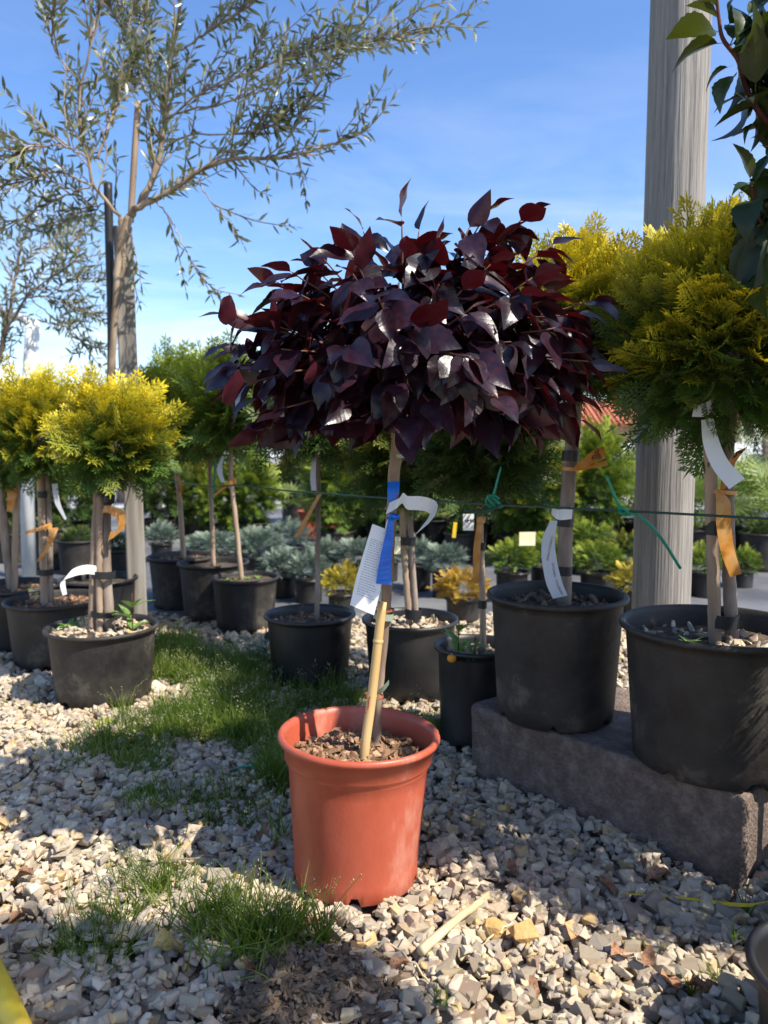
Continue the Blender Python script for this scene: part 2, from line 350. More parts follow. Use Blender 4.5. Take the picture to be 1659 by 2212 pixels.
# ------------------------------------------------------------------ ground
V, F = [], []
g_me = mesh_np('ground', np.array([(-150, -60, -.012), (150, -60, -.012), (150, 260, -.012), (-150, 260, -.012)]), np.array([(0, 1, 2, 3)]))
GROUND = tag(link('ground', g_me, M_soilground), kind='structure', label='pale limestone gravel ground')
def sheet(name, x0, x1, y0, y1, z, m, nx=60, ny=40, amp=.004, edge=0.0):
    xs = np.linspace(x0, x1, nx + 1); ys = np.linspace(y0, y1, ny + 1)
    from mathutils import noise
    V = []
    for j, y in enumerate(ys):
        for i, x in enumerate(xs):
            yy = y + (edge * noise.noise((x * 2, 3.3, 0)) if j == 0 else 0)
            V.append((x, yy, z + amp * (1 + noise.noise((x * 1.7, y * 2.3, 1.1))) + amp * .6 * noise.noise((x * 6, y * 7, 5))))
    F = [(j * (nx + 1) + i, j * (nx + 1) + i + 1, (j + 1) * (nx + 1) + i + 1, (j + 1) * (nx + 1) + i) for j in range(ny) for i in range(nx)]
    return tag(link(name, mesh_np(name, np.array(V), np.array(F), smooth=True), m), kind='structure')
sheet('weed_cloth', -7, 7, 3.25, 9.0, .0, M_cloth, amp=.006, edge=.12)
sheet('gravel_road', -40, 40, 9.0, 17, .002, M_road, 40, 12, .008)

# ------------------------------------------------------------------ gravel: crushed stones dropped one by one onto a height field
def stone_template(seed, npts):
    rg = np.random.default_rng(seed); bm = bmesh.new()
    for sx in (-1, 1):
        for sy in (-1, 1):
            for sz in (-1, 1):
                if rg.random() < .2: continue
                bm.verts.new(np.array([sx, sy, sz]) * .70 + rg.uniform(-.33, .33, 3))
    for _ in range(npts - 8):
        p = unit(rg.normal(size=3)) * rg.uniform(.85, 1.2); bm.verts.new(p)
    r = bmesh.ops.convex_hull(bm, input=bm.verts)
    bmesh.ops.delete(bm, geom=[v for v in bm.verts if not v.link_faces], context='VERTS')
    bmesh.ops.recalc_face_normals(bm, faces=bm.faces)
    bm.verts.ensure_lookup_table()
    V = np.array([v.co[:] for v in bm.verts]); F = np.array([[v.index for v in f.verts] for f in bm.faces if len(f.verts) == 3])
    bm.free(); return V, F
ST = [stone_template(s, 11 + s % 4) for s in range(16)]
def rot_m(yaw, tx, ty):
    return np.array(Matrix.Rotation(yaw, 3, 'Z') @ Matrix.Rotation(tx, 3, 'X') @ Matrix.Rotation(ty, 3, 'Y'))
CELL = .005; X0, Y0 = -1.75, .45; NX, NY = 700, 620
HF = np.zeros((NX, NY), np.float32)
pot_circles = [(s['loc'].x, s['loc'].y, s['Rb'] * .93) for k, s in SP.items() if k not in ('A', 'B')]
stones = []
def drop(n, smin, smax, ylo, yhi, sig=.32, mean=.0105):
    rg = RNG
    ys = ylo + (yhi - ylo) * rg.random(n) ** .9
    xs = (rg.random(n) * 2 - 1) * (.52 * ys + .32)
    ss = np.clip(np.exp(rg.normal(math.log(mean), sig, n)), smin, smax)
    for x, y, s in zip(xs, ys, ss):
        if in_block(x, y, -.01): continue
        if any((x - a) ** 2 + (y - b) ** 2 < r * r for a, b, r in pot_circles): continue
        i = int((x - X0) / CELL); j = int((y - Y0) / CELL); k = max(1, int(s / CELL))
        if i < k + 1 or j < k + 1 or i > NX - k - 2 or j > NY - k - 2: continue
        a, b, c = s * rg.uniform(.9, 1.5), s * rg.uniform(.7, 1.05), s * rg.uniform(.45, .85)
        sub = HF[i - k:i + k + 1, j - k:j + k + 1]
        z = float(sub.mean()) + c * .45
        if z > .030: continue
        gx, gy = np.mgrid[-k:k + 1, -k:k + 1] * (CELL / s)
        d = 1 - gx ** 2 - gy ** 2
        np.maximum(sub, np.where(d > 0, z + c * .8 * np.sqrt(np.maximum(d, 0)), 0), out=sub)
        stones.append((x, y, z - .008, a, b, c, rg.uniform(0, 6.28), rg.normal(0, .3), rg.normal(0, .3), int(rg.integers(16))))
drop(300, .017, .024, .55, 2.0, .15, .0190)
drop(3800, .010, .021, .55, 2.3, .22, .0155)
drop(8500, .007, .015, .55, 2.4, .25, .0102)
drop(12000, .003, .009, .55, 2.4, .3, .0060)
drop(4200, .008, .020, 2.3, 3.4, .25, .014)
drop(3800, .006, .012, 2.3, 3.4, .25, .010)
def st_M(s): return rot_m(s[6], s[7], s[8]) @ np.diag([s[3], s[4], s[5]])
# the 300 stones that show largest are stones of their own, the rest is one body of gravel
def vis(s):
    x, y, z = s[:3]
    if y < .93 or abs(x) > .5 * (y + .07): return 0
    return (s[3] * s[4]) ** .5 / y * (1 + 8 * z)
order = sorted(range(len(stones)), key=lambda q: -vis(stones[q])); big = order[:300]; bigset = set(big)
st_meshes = []
for k, (v, f) in enumerate(ST):
    me = mesh_np('stone', v, f); me.materials.append(M_stone); st_meshes.append(me)
for q in big:
    s = stones[q]; o = bpy.data.objects.new('stone', st_meshes[s[9]]); COL.objects.link(o); o.parent = GROUND
    m = Matrix([list(r) + [0] for r in st_M(s)] + [[0, 0, 0, 1]]); m.translation = s[:3]; o.matrix_basis = m
parts = []
for t in range(16):
    ss = [stones[q] for q in range(len(stones)) if q not in bigset and stones[q][9] == t]
    parts.append(scatter(ST[t][0], ST[t][1], np.array([st_M(s) for s in ss]), [s[:3] for s in ss]))
V, F = join(parts); tag(link('gravel', mesh_np('gravel', V, F), M_stone, GROUND), kind='stuff')
def surf(x, y):                                      # top of the gravel at a point
    i = int((x - X0) / CELL); j = int((y - Y0) / CELL)
    return float(HF[i, j]) - .008 if 0 <= i < NX and 0 <= j < NY else 0.0

# ------------------------------------------------------------------ stone block under the two right pots
from mathutils import noise
def rough_box(L, W, H, step, amp, bev=.012):
    bm = bmesh.new(); bmesh.ops.create_cube(bm, size=1)
    bmesh.ops.scale(bm, vec=(L, W, H), verts=bm.verts)
    bmesh.ops.bevel(bm, geom=bm.edges[:], offset=bev, segments=3, affect='EDGES', profile=.6)
    for ax, ln in ((0, L), (1, W), (2, H)):
        for k in range(1, int(ln / step)):
            co = Vector((0, 0, 0)); co[ax] = -ln / 2 + ln * k / int(ln / step); no = Vector((0, 0, 0)); no[ax] = 1
            bmesh.ops.bisect_plane(bm, geom=bm.verts[:] + bm.edges[:] + bm.faces[:], plane_co=co, plane_no=no)
    bm.normal_update()
    for v in bm.verts:
        n = noise.noise(v.co * 14) * .6 + noise.noise(v.co * 45) * .3 + noise.noise(v.co * 4) * .7
        e = 1 + 1.5 * (abs(abs(v.co.x) - L / 2) < .03) * (abs(abs(v.co.z) - H / 2) < .03)
        v.co += v.normal * n * amp * e
    return bm
b = bmesh_obj('stone_block', rough_box(bl_len, bl_wid, BLOCK_H + .02, .011, .0032), M_block, smooth=True)
c = bl_a + bl_dir * bl_len / 2 + bl_nrm * bl_wid / 2
b.location = (c.x, c.y, (BLOCK_H - .02) / 2 + .001); b.rotation_euler.z = math.atan2(bl_dir.y, bl_dir.x)
tag(b, 'long weathered brown-grey stone block carrying two black pots', 'stone block')
# timber offcut lying on the gravel behind the block
g0 = ground(1322, 1580); g1 = ground(1480, 1600)
V, F = box(0, 0, 0, .75, .07, .035); o = link('timber_offcut', mesh_np('timber_offcut', V, F), M_post, None, Vector((.66, 1.98, .04)))
o.rotation_euler.z = -.25; tag(o, 'grey timber board lying on the gravel behind the stone block', 'board')

# ------------------------------------------------------------------ round wooden pole and square post
def pole_mesh(r0, r1, h, seg=72, rows=150, seed=0, square=False):
    V = []
    for k in range(rows + 1):
        z = h * k / rows; r = r0 + (r1 - r0) * k / rows
        for j in range(seg):
            a = 2 * math.pi * j / seg
            cx, cy = math.cos(a), math.sin(a)
            rr = r
            if square: rr = r / max(abs(cx), abs(cy)) ** .92
            g = noise.noise((cx * 9 + seed, cy * 9, z * .5)) * .018 + noise.noise((cx * 26 + seed, cy * 26, z * 1.1)) * .012 + noise.noise((cx * 2, cy * 2 + seed, z * 1.5)) * .02
            for ca, cw, zz in ((4.35, .035, 0), (5.05, .03, 0), (3.6, .03, .0), (4.75, .022, 1.0)):
                d = abs((a + .05 * noise.noise((z * 1.5, ca, seed)) - ca + math.pi) % (2 * math.pi) - math.pi)
                if d < cw and noise.noise((z * .8, ca * 3, seed + 4)) > -.25: g -= .05 * (1 - d / cw)
            V.append((rr * (1 + g) * cx, rr * (1 + g) * cy, z))
    F = [(i * seg + j, i * seg + (j + 1) % seg, (i + 1) * seg + (j + 1) % seg, (i + 1) * seg + j) for i in range(rows) for j in range(seg)]
    n = len(V); V.append((0, 0, h))
    for j in range(0, seg, 2): F.append((rows * seg + j, rows * seg + j + 1, rows * seg + (j + 2) % seg, n))
    return mesh_np('pole', np.array(V), np.array(F), smooth=True)
pb = at(1433, 1300, 2.15); pt = at(1470, 20, 2.15)
o = link('utility_pole', pole_mesh(.0785, .0755, 4.6), M_pole, None, Vector((pb.x - .008, 2.15, -.01)))
lean = math.atan2(pt.x - pb.x, pt.z - pb.z); o.rotation_euler = (0, lean + .006, .4)
tag(o, 'tall round weathered grey wooden pole rising behind the golden conifers', 'pole')
pp = at(297, 1290, 3.12); pq = at(266, 500, 3.12)
o = link('wooden_post', pole_mesh(.037, .035, pq.z + .02, 48, 90, 3, True), M_post, None, Vector((pp.x, 3.12, -.01)))
o.rotation_euler = (0, math.atan2(pq.x - pp.x, pq.z - pp.z) * .92, .35)
tag(o, 'square grey wooden post supporting the olive tree', 'post')
# white pipe post further left
q0 = at(62, 1125, 4.3)
o = tube_obj('pipe_post', [Vector((q0.x - .01, 4.3, 0)), Vector((q0.x, 4.3, .8)), at(72, 690, 4.3)], .038, M_pvc, None, 20)
tag(o, 'white pipe post standing behind the left golden conifers', 'post')
hoop = tube_obj('hoop', [at(78, 720, 4.3), at(55, 692, 4.3), at(0, 676, 4.25), at(-90, 690, 4.2)], .022, M_metal, None, 10, 14)
tag(hoop, 'grey metal hoop arm fixed to the top of the white pipe post', 'hoop')
# ------------------------------------------------------------------ pots
def pot_mesh(R_, Rb, h, ledge=None, ribs=0, notches=0, seg=72, depth=.75, lip=.013):
    pr = [(Rb * .6, .004), (Rb - .004, .001), (Rb, .005)]
    zl = ledge * h if ledge else h * .9
    for k in range(1, 9):
        z = .005 + (zl - .005) * k / 8; pr.append((Rb + (R_ - .011 - Rb) * (z / h) - (.004 if ledge else 0), z))
    n_wall = len(pr)
    if ledge:
        r = Rb + (R_ - .011 - Rb) * (zl / h); pr += [(r + .001, zl + .006), (r + .0025, zl + .009)]
    pr += [(R_ - .011, h - lip), (R_ - .0085, h - lip - .0005), (R_ - .001, h - lip + .002), (R_, h - lip * .5), (R_ - .0015, h - .0018), (R_ - .0055, h), (R_ - .0105, h - .002), (R_ - .0135, h - .012)]
    for k in range(1, 4):
        z = h - .012 - (h * depth) * k / 3; pr.append((R_ - .0135 - (R_ - Rb) * (1 - z / h) * .95, z))
    def rf(k, a):
        if ribs and 3 <= k < n_wall - 1:
            return -.0035 * (max(0, math.cos(ribs * a)) ** .5)
        return .0
    def zf(k, a):
        if notches and k <= 2:
            d = (a * notches / (2 * math.pi) + .25 * notches / 2 + .5) % 1 - .5
            if abs(d) * 2 * math.pi / notches < .075: return .013
        return 0
    V, F = lathe(pr, seg, rf, zf)
    return mesh_np('pot', V, F, smooth=True)
def chip_mesh(n, rad, zf, s0, s1, seed, flat=.5, long=1.6, hole=0):
    rg = np.random.default_rng(seed); parts = []
    for t in range(6):
        k = n // 6; Ms, Ps = [], []
        for _ in range(k):
            r = rad * math.sqrt(rg.uniform(hole, 1)); a = rg.uniform(0, 6.283); s = rg.uniform(s0, s1)
            x, y = r * math.cos(a), r * math.sin(a)
            Ms.append(rot_m(rg.uniform(0, 6.28), rg.normal(0, .7), rg.normal(0, .7)) @ np.diag([s * long * rg.uniform(.7, 1.3), s * rg.uniform(.6, 1), s * flat]))
            Ps.append((x, y, zf(x, y) + rg.uniform(-.3, .7) * s))
        parts.append(scatter(ST[t][0], ST[t][1], np.array(Ms), Ps))
    return join(parts)
def soil_disc(rad, zf, rings=10, seg=40):
    V = [(0, 0, zf(0, 0))]
    for k in range(1, rings + 1):
        for j in range(seg):
            a = 2 * math.pi * j / seg; r = rad * k / rings; x, y = r * math.cos(a), r * math.sin(a); V.append((x, y, zf(x, y)))
    F = [(0, 1 + j, 1 + (j + 1) % seg, 0) for j in range(seg)]
    T = [(0, 1 + j, 1 + (j + 1) % seg) for j in range(seg)]
    Q = [(1 + (k - 1) * seg + j, 1 + k * seg + j, 1 + k * seg + (j + 1) % seg, 1 + (k - 1) * seg + (j + 1) % seg) for k in range(1, rings) for j in range(seg)]
    me = bpy.data.meshes.new('soil'); me.from_pydata(V, [], T + Q)
    for p in me.polygons: p.use_smooth = True
    return me
def add_pot(root, sp, m, ledge=None, ribs=0, notches=0, fill=.86, chips=None, seed=1, seg=72, nchip=240, heap=.01, cs=(.004, .009)):
    p = link('pot', pot_mesh(sp['R'], sp['Rb'], sp['h'], ledge, ribs, notches, seg), m, root)
    zs = sp['h'] * fill; rr = sp['Rb'] + (sp['R'] - sp['Rb']) * fill - .0145
    def zf(x, y):
        q = math.hypot(x, y) / rr
        return zs + heap * (1 - q * q) + .006 * noise.noise((x * 30 + seed, y * 30, seed)) + .004 * noise.noise((x * 80, y * 80 + seed, 2))
    link('soil', soil_disc(rr, zf), M_soil, p)
    if chips is not None:
        V, F = chip_mesh(nchip, rr - .009, zf, cs[0], cs[1], seed)
        tag(link('chips', mesh_np('chips', V, F), chips, p), kind='stuff')
    return p, zs, zf

# ------------------------------------------------------------------ conifer foliage: flat feathery sprays
def spray_template(np_, sub, w=.016, seed=0):
    rg = np.random.default_rng(seed); V, F, tip = [], [], []
    def blade(p, d, L, wd, t0, t1, zl):
        d = unit(d); s = np.array([d[1], -d[0], 0]); n = len(V)
        up = np.array([0, 0, zl])
        V.extend([p, p + d * L * .45 + s * wd + up * .5, p + d * L + up, p + d * L * .45 - s * wd + up * .5]); tip.extend([t0, (t0 + t1) / 2, t1, (t0 + t1) / 2])
        F.append((n, n + 1, n + 2, n + 3))
    P = np.zeros(3)
    for i in range(6): blade(np.array([0, i / 6, .02 * math.sin(i)]), np.array([0, 1, 0]), .24, w * 1.1, i / 8, (i + 1) / 6.5, 0)
    for i in range(np_):
        t = .10 + .86 * i / np_; L = (.42 * (1 - t) ** .75 + .07) * rg.uniform(.8, 1.15)
        for sg in (-1, 1):
            a = R(rg.uniform(36, 52)); d = np.array([sg * math.sin(a), math.cos(a), rg.uniform(-.15, .25)])
            b = np.array([0, t + (.03 if sg > 0 else 0), 0])
            nseg = max(1, sub)
            for k in range(nseg): blade(b + d * L * k / nseg, d, L / nseg * 1.25, w, t * .6 + .4 * k / nseg, t * .55 + .45 * (k + 1) / nseg, .01)
            for k in range(sub):
                q = .2 + .65 * k / max(1, sub)
                for s2 in (-1, 1):
                    a2 = a + s2 * R(rg.uniform(32, 48)); d2 = np.array([sg * math.sin(a2), math.cos(a2), rg.uniform(-.2, .35)])
                    blade(b + d * L * q, d2, L * (.42 * (1 - q) + .12), w * .9, t * .55 + .3 * q, min(1, t * .5 + .55), .015)
    return np.array(V), np.array(F), np.array(tip)
SPR_HI = [spray_template(9, 3, .0155, s) for s in range(3)]
SPR_MD = [spray_template(7, 2, .019, s + 5) for s in range(3)]
SPR_LO = [spray_template(5, 1, .032, s + 9) for s in range(3)]
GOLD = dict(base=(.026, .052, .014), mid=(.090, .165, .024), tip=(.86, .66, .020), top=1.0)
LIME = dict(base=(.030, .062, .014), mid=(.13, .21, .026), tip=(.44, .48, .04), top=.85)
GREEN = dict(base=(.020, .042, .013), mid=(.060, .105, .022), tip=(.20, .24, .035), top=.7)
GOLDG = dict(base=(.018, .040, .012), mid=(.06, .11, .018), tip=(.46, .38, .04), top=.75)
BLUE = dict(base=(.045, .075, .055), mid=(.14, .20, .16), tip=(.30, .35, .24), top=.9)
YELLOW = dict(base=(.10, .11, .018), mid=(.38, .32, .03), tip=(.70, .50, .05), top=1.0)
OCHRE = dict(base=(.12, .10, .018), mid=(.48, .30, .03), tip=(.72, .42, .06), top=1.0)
def crown_mesh(name, rx, rz, n, seed, pal, tmpl, slen=(.07, .12), clumps=46, flat=.0, spike=.0, low=-.75):
    """sprays gathered in tufts on an uneven globe; tips and the light-fed upper side are golden as in the living plant"""
    rg = np.random.default_rng(seed); per = n // clumps; Ms = [[], [], []]; Ps = [[], [], []]; G = [[], [], []]
    for c in range(clumps):
        u = 1 - 2 * (c + .5) / clumps; u = max(u, low) if u < 0 else u; th = c * 2.399963 + rg.uniform(-.25, .25)
        cd = np.array([math.sqrt(1 - u * u) * math.cos(th), math.sqrt(1 - u * u) * math.sin(th), u])
        k = rg.uniform(.80, 1.10) + (spike * rg.random() if u > .5 else 0)
        for s in range(per):
            inner = s < per * .28
            rad = rg.uniform(.15, .6) if inner else k * rg.uniform(.60, .86)
            d0 = unit(cd + rg.normal(0, .30, 3))
            p = d0 * rad * (rx, rx, rz)
            d = unit(d0 * .9 + cd * .4 + np.array([0, 0, .38]) + rg.normal(0, .34, 3))
            L = rg.uniform(*slen) * (1 + (.5 if (not inner and rg.random() < .06 + spike) else 0))
            nrm = unit(np.array([0, 0, .8]) + d0 * .4 + rg.normal(0, .55, 3))
            t = int(rg.integers(3)); Ms[t].append(basis(d, nrm) * L); Ps[t].append(p)
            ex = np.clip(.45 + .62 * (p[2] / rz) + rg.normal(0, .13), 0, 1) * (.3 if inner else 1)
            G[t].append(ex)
    Vs, Fs, Cs = [], [], []
    b, m, tp = (np.array(pal[k]) for k in ('base', 'mid', 'tip'))
    for t in range(3):
        if not Ps[t]: continue
        tv, tf, tt = tmpl[t]; V, F = scatter(tv, tf, np.array(Ms[t]), Ps[t]); Vs.append(V); Fs.append(F)
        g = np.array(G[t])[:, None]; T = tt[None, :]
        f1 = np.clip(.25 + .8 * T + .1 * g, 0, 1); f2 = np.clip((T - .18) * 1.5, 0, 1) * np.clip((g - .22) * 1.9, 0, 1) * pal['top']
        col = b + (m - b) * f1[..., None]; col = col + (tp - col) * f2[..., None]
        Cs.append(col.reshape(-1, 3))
    V, F = join(list(zip(Vs, Fs)))
    return mesh_np(name, V, F, np.concatenate(Cs))

# ------------------------------------------------------------------ leaves
def leaf_vf(nu=8, nv=2, W=.5, a=.8, tipp=1.0, fold=.25, curl=.25, wave=.0, serr=0.0, petiole=.06):
    V, F = [], []
    for i in range(nu + 1):
        t = i / nu; w = W / 2 * math.sin(math.pi * t ** a) ** .85 * (1 - .35 * t ** 3 * tipp) if 0 < t < 1 else .004
        if serr and 0 < i < nu: w *= 1 + serr * (1 if i % 2 else -1)
        y = t - curl * curl * .35 * t * t; z0 = -curl * t * t * .55
        for j in range(-nv, nv + 1):
            q = j / nv; z = z0 + fold * abs(q) * w + wave * math.sin(t * 9 + (2 if q > 0 else 0)) * w * abs(q)
            V.append((q * w, petiole + y, z))
    k = 2 * nv + 1
    for i in range(nu):
        for j in range(2 * nv): F.append((i * k + j, i * k + j + 1, (i + 1) * k + j + 1, (i + 1) * k + j))
    n = len(V); V += [(-.012, 0, .0), (.012, 0, .0), (.010, petiole + .02, 0), (-.010, petiole + .02, 0)]; F.append((n, n + 1, n + 2, n + 3))
    return np.array(V), np.array(F)
def obj_matrix(B, s, p):
    m = Matrix([list(B[0] * s) + [0], list(B[1] * s) + [0], list(B[2] * s) + [0], [0, 0, 0, 1]]); m.translation = tuple(p); return m
def leaf_things(root, items, tm, material, limit, name='leaf', key=None, stuffname='foliage'):
    """items: (template, basis, size, pos). The first `limit` by key are leaves of their own, the rest one body"""
    mes = []
    for v, f in tm:
        me = mesh_np(name, v, f, smooth=True); me.materials.append(material); mes.append(me)
    idx = sorted(range(len(items)), key=lambda i: key(items[i])) if key else list(range(len(items)))
    for i in idx[:limit]:
        t, B, s, p = items[i]; o = bpy.data.objects.new(name, mes[t]); COL.objects.link(o); o.parent = root; o.matrix_basis = obj_matrix(B, s, p)
    rest = [items[i] for i in idx[limit:]]
    if rest:
        parts = []
        for t in range(len(tm)):
            rr = [r for r in rest if r[0] == t]
            if rr: parts.append(scatter(tm[t][0], tm[t][1], np.array([r[1] * r[2] for r in rr]), [r[3] for r in rr]))
        V, F = join(parts); tag(link(stuffname, mesh_np(stuffname, V, F, smooth=True), material, root), kind='stuff')

# ------------------------------------------------------------------ the purple-leaved tree in its red pot
sp = SP['red']; L0 = sp['loc']
T1 = empty('potted_tree', L0, 'small standard tree with dark purple leaves in a terracotta-red plastic pot', 'potted tree')
p, zs, zf = add_pot(T1, sp, M_red, ledge=.80, notches=5, fill=.80, chips=M_bark, seed=3, seg=120, nchip=1050, heap=.022, cs=(.0028, .0085))
p.rotation_euler = (0, R(1.8), R(28))
def w(px, py, Y): return at(px, py, Y) - L0          # picture direction at a depth, in the tree's own frame
yb = 1.285
tube_obj('trunk', [w(812, 1640, yb + .03), w(818, 1500, yb + .025), w(832, 1340, yb + .012), w(838, 1240, yb + .005), w(848, 1080, yb), w(860, 945, yb), w(868, 905, yb + .005)],
         [.0075, .0078, .0085, .0088, .0095, .0105, .009], M_trunk, T1, 12, 40, .0006)
tube_obj('bamboo_stake', [w(785, 1650, yb - .03), w(790, 1600, yb - .028), w(805, 1490, yb - .018), w(826, 1300, yb - .004)], [.0085, .0084, .0082, .0078], M_bamboo, T1, 14, 30)
for (x, y, dy) in ((803, 1503, -.018), (817, 1385, -.010)):
    V, F = lathe([(.0080, -.004), (.0092, -.001), (.0092, .001), (.0080, .004)], 14); o = link('cane_node', mesh_np('cane_node', V, F, smooth=True), M_bamboo, T1); o.location = w(x, y, yb + dy); o.rotation_euler = (0, .1, 0)
def band(name, c, r, hgt, m, parent, tilt=(0, 0, 0), rx=1.0):
    V, F = lathe([(r, -hgt / 2), (r + .0012, -hgt / 2), (r + .0012, hgt / 2), (r, hgt / 2), (r, -hgt / 2)], 24); V = V * (rx, 1, 1)
    o = link(name, mesh_np(name, V, F, smooth=False), m, parent); o.location = c; o.rotation_euler = tilt; return o
band('tie_tape', w(829, 1330, yb + .005), .0125, .011, M_sage, T1, (.05, .12, 0), 1.25)
band('wire_tie', w(829, 1316, yb + .006), .0125, .003, M_rust, T1, (.1, .06, 0), 1.2)
band('wire_tie', w(808, 1503, yb), .0125, .0028, M_rust, T1, (.15, .1, 0), 1.2)
tube_obj('wire_tail', [w(800, 1503, yb - .028), w(797, 1512, yb - .03), w(795, 1530, yb - .03), w(788, 1540, yb - .032)], .0011, M_rust, T1, 5, 10)
strip_obj('tie_tape', [w(818, 1495, yb - .005), w(828, 1488, yb - .01), w(840, 1474, yb - .012)], [.007, .010, .008], (0, .3, 1), M_sage, T1, n=6)
band('tie_tape', w(862, 985, yb), .0112, .006, M_sage, T1, (0, .1, 0))

PL = [leaf_vf(8, 2, W, a, 1.1, fo, cu, wv) for W, a, fo, cu, wv in ((.60, .74, .22, .35, .10), (.64, .72, .15, .5, .15), (.58, .76, .30, .2, .08), (.66, .72, .2, .6, .15), (.56, .78, .35, .4, .10), (.62, .74, .08, -.1, .12))]
rg = np.random.default_rng(21); items = []; twigs = []
base = np.array(w(866, 915, yb)); cc = np.array(w(888, 760, yb)); cc[1] = base[1]
def shoot(tip, bend=.35, n=12, leaves=True, lsz=(.055, .098), start=None):
    s = base + rg.normal(0, .008, 3) if start is None else start
    mid = s + (tip - s) * .5 + np.array([0, 0, bend * np.linalg.norm(tip - s) * .5])
    P = spline([s, mid, tip], n); twigs.append(tube(P, np.linspace(.0032, .0011, n), 5))
    if not leaves: return
    tot = np.linalg.norm(tip - s); npair = max(3, int(tot / .047))
    for k in range(npair):
        f = .42 + .58 * (k + .5) / npair; i = min(n - 2, int(f * (n - 1))); q = P[i] + (P[i + 1] - P[i]) * (f * (n - 1) - i); ax = unit(P[i + 1] - P[i])
        out = unit(q - cc + np.array([0, 0, .05])); side = unit(np.cross(ax, out))
        for sg in (-1, 1):
            if rg.random() < .10: continue
            d = unit(ax * .5 + side * sg * rg.uniform(.3, .95) + out * .2 + np.array([0, 0, -rg.uniform(.3, 1.35)]) + rg.normal(0, .2, 3))
            nr = unit(out * .9 + np.array([0, -.1, .5]) + rg.normal(0, .5, 3))
            items.append((int(rg.integers(6)), basis(d, nr), rg.uniform(*lsz) * (1 - .15 * f), q))
    d = unit(ax + np.array([0, 0, -.25])); items.append((int(rg.integers(6)), basis(d, unit(np.array([0, 0, 1]) + rg.normal(0, .4, 3))), rg.uniform(.045, .065), P[-1]))
ns = 80
for k in range(ns):
    f = (k + .5) / ns; phi = math.asin(min(1, -.42 + 1.38 * f)); th = k * 2.399963
    rr = .275 * math.cos(max(phi, 0)) ** .7 * rg.uniform(.70, 1.10); zz = -.034 + .180 * math.sin(phi) * rg.uniform(.78, 1.18)
    shoot(cc + np.array([rr * math.cos(th), rr * .88 * math.sin(th), zz]))
for x, y, dy in ((785, 500, .02), (868, 475, -.03), (905, 500, .05), (1045, 470, 0), (1012, 495, -.04), (1190, 530, .02), (500, 680, -.05), (520, 760, .02), (1278, 650, 0), (1262, 760, -.06), (560, 930, -.06), (640, 925, -.12),
                 (600, 610, .03), (1130, 470, .06), (940, 540, -.1), (560, 860, -.02), (540, 820, .05), (620, 880, -.16), (1240, 800, .02), (590, 700, -.1), (1160, 900, -.04), (1100, 900, -.1), (780, 900, -.16), (880, 900, -.18), (700, 800, -.2), (900, 700, -.24), (1020, 780, -.22), (1180, 840, -.1), (700, 560, -.05), (1150, 600, -.12)):
    shoot(np.array(w(x, y, yb + dy)), .25)
CR = link('crown', mesh_np('crown', *join(twigs), smooth=True), M_purpletwig, T1)
leaf_things(CR, items, PL, M_purple, 300, key=lambda it: it[3][1] - .5 * it[3][2])

# its tags
def printed_lines(parent, info, rows, m, wd=.7, off=.0007, lw=.0009, seed=1, start=.15, step=.03, sgn=1):
    """rows of tiny unreadable print as flat marks lying on the paper"""
    P, sd, N, wv = info; rg = np.random.default_rng(seed); parts = []
    n = len(P)
    for r in range(rows):
        f = start + step * r
        if f > .95: break
        i = min(n - 2, int(f * (n - 1))); u = f * (n - 1) - i; c = P[i] + (P[i + 1] - P[i]) * u; T = unit(P[i + 1] - P[i]); s = sd[i]; W = wv[i]
        x = -W * wd / 2; end = W * wd / 2 * rg.uniform(.3, 1)
        while x < end:
            ln = min(rg.uniform(.0015, .006), end - x + .001); a = c + s * x + N[i] * off * sgn; b_ = a + s * ln
            parts.append((np.array([a - T * lw / 2, b_ - T * lw / 2, b_ + T * lw / 2, a + T * lw / 2]), np.array([(0, 1, 2, 3)]))); x += ln + .0012
    V, F = join(parts); return link('print', mesh_np('print', V, F), m, parent)
def text_on(parent, body, origin, xdir, normal, size, m, name='print'):
    cu = bpy.data.curves.new(name, 'FONT'); cu.body = body; cu.size = size
    ob = bpy.data.objects.new(name, cu); COL.objects.link(ob); dg = bpy.context.evaluated_depsgraph_get()
    me = bpy.data.meshes.new_from_object(ob.evaluated_get(dg)); bpy.data.objects.remove(ob); bpy.data.curves.remove(cu)
    x = unit(xdir); z = unit(np.asarray(normal) - np.dot(normal, x) * x); y = np.cross(z, x)
    me.transform(Matrix([[x[0], y[0], z[0], origin[0]], [x[1], y[1], z[1], origin[1]], [x[2], y[2], z[2], origin[2]], [0, 0, 0, 1]]))
    me.materials.clear(); me.materials.append(m)
    return link(name, me, None, parent)
to = at(822, 1140, 1.262)
TG = empty('plant_tag', to, 'large white printed tag hanging on the purple tree trunk beside the blue ribbon', 'tag')
o, info = strip_obj('card', [at(821, 1138, 1.262), at(810, 1190, 1.258), at(797, 1255, 1.252), at(782, 1318, 1.246)], [.027, .034, .044, .043], [(.93, -.1, -.36), (.95, -.1, -.3), (.95, -.1, -.32), (.93, -.1, -.38)], M_white, TG, n=14, origin=to)
printed_lines(TG, info, 24, M_grayink, .72, seed=4, start=.2, step=.028, sgn=1)
to = at(848, 1110, 1.262)
RB = empty('blue_ribbon', to, 'glossy blue plastic ribbon knotted round the purple tree trunk', 'ribbon')
strip_obj('ribbon_top', [at(851, 1040, 1.262), at(849, 1062, 1.258), at(846, 1085, 1.256)], [.020, .019, .012], (1, 0, 0.05), M_blue, RB, n=8, origin=to)
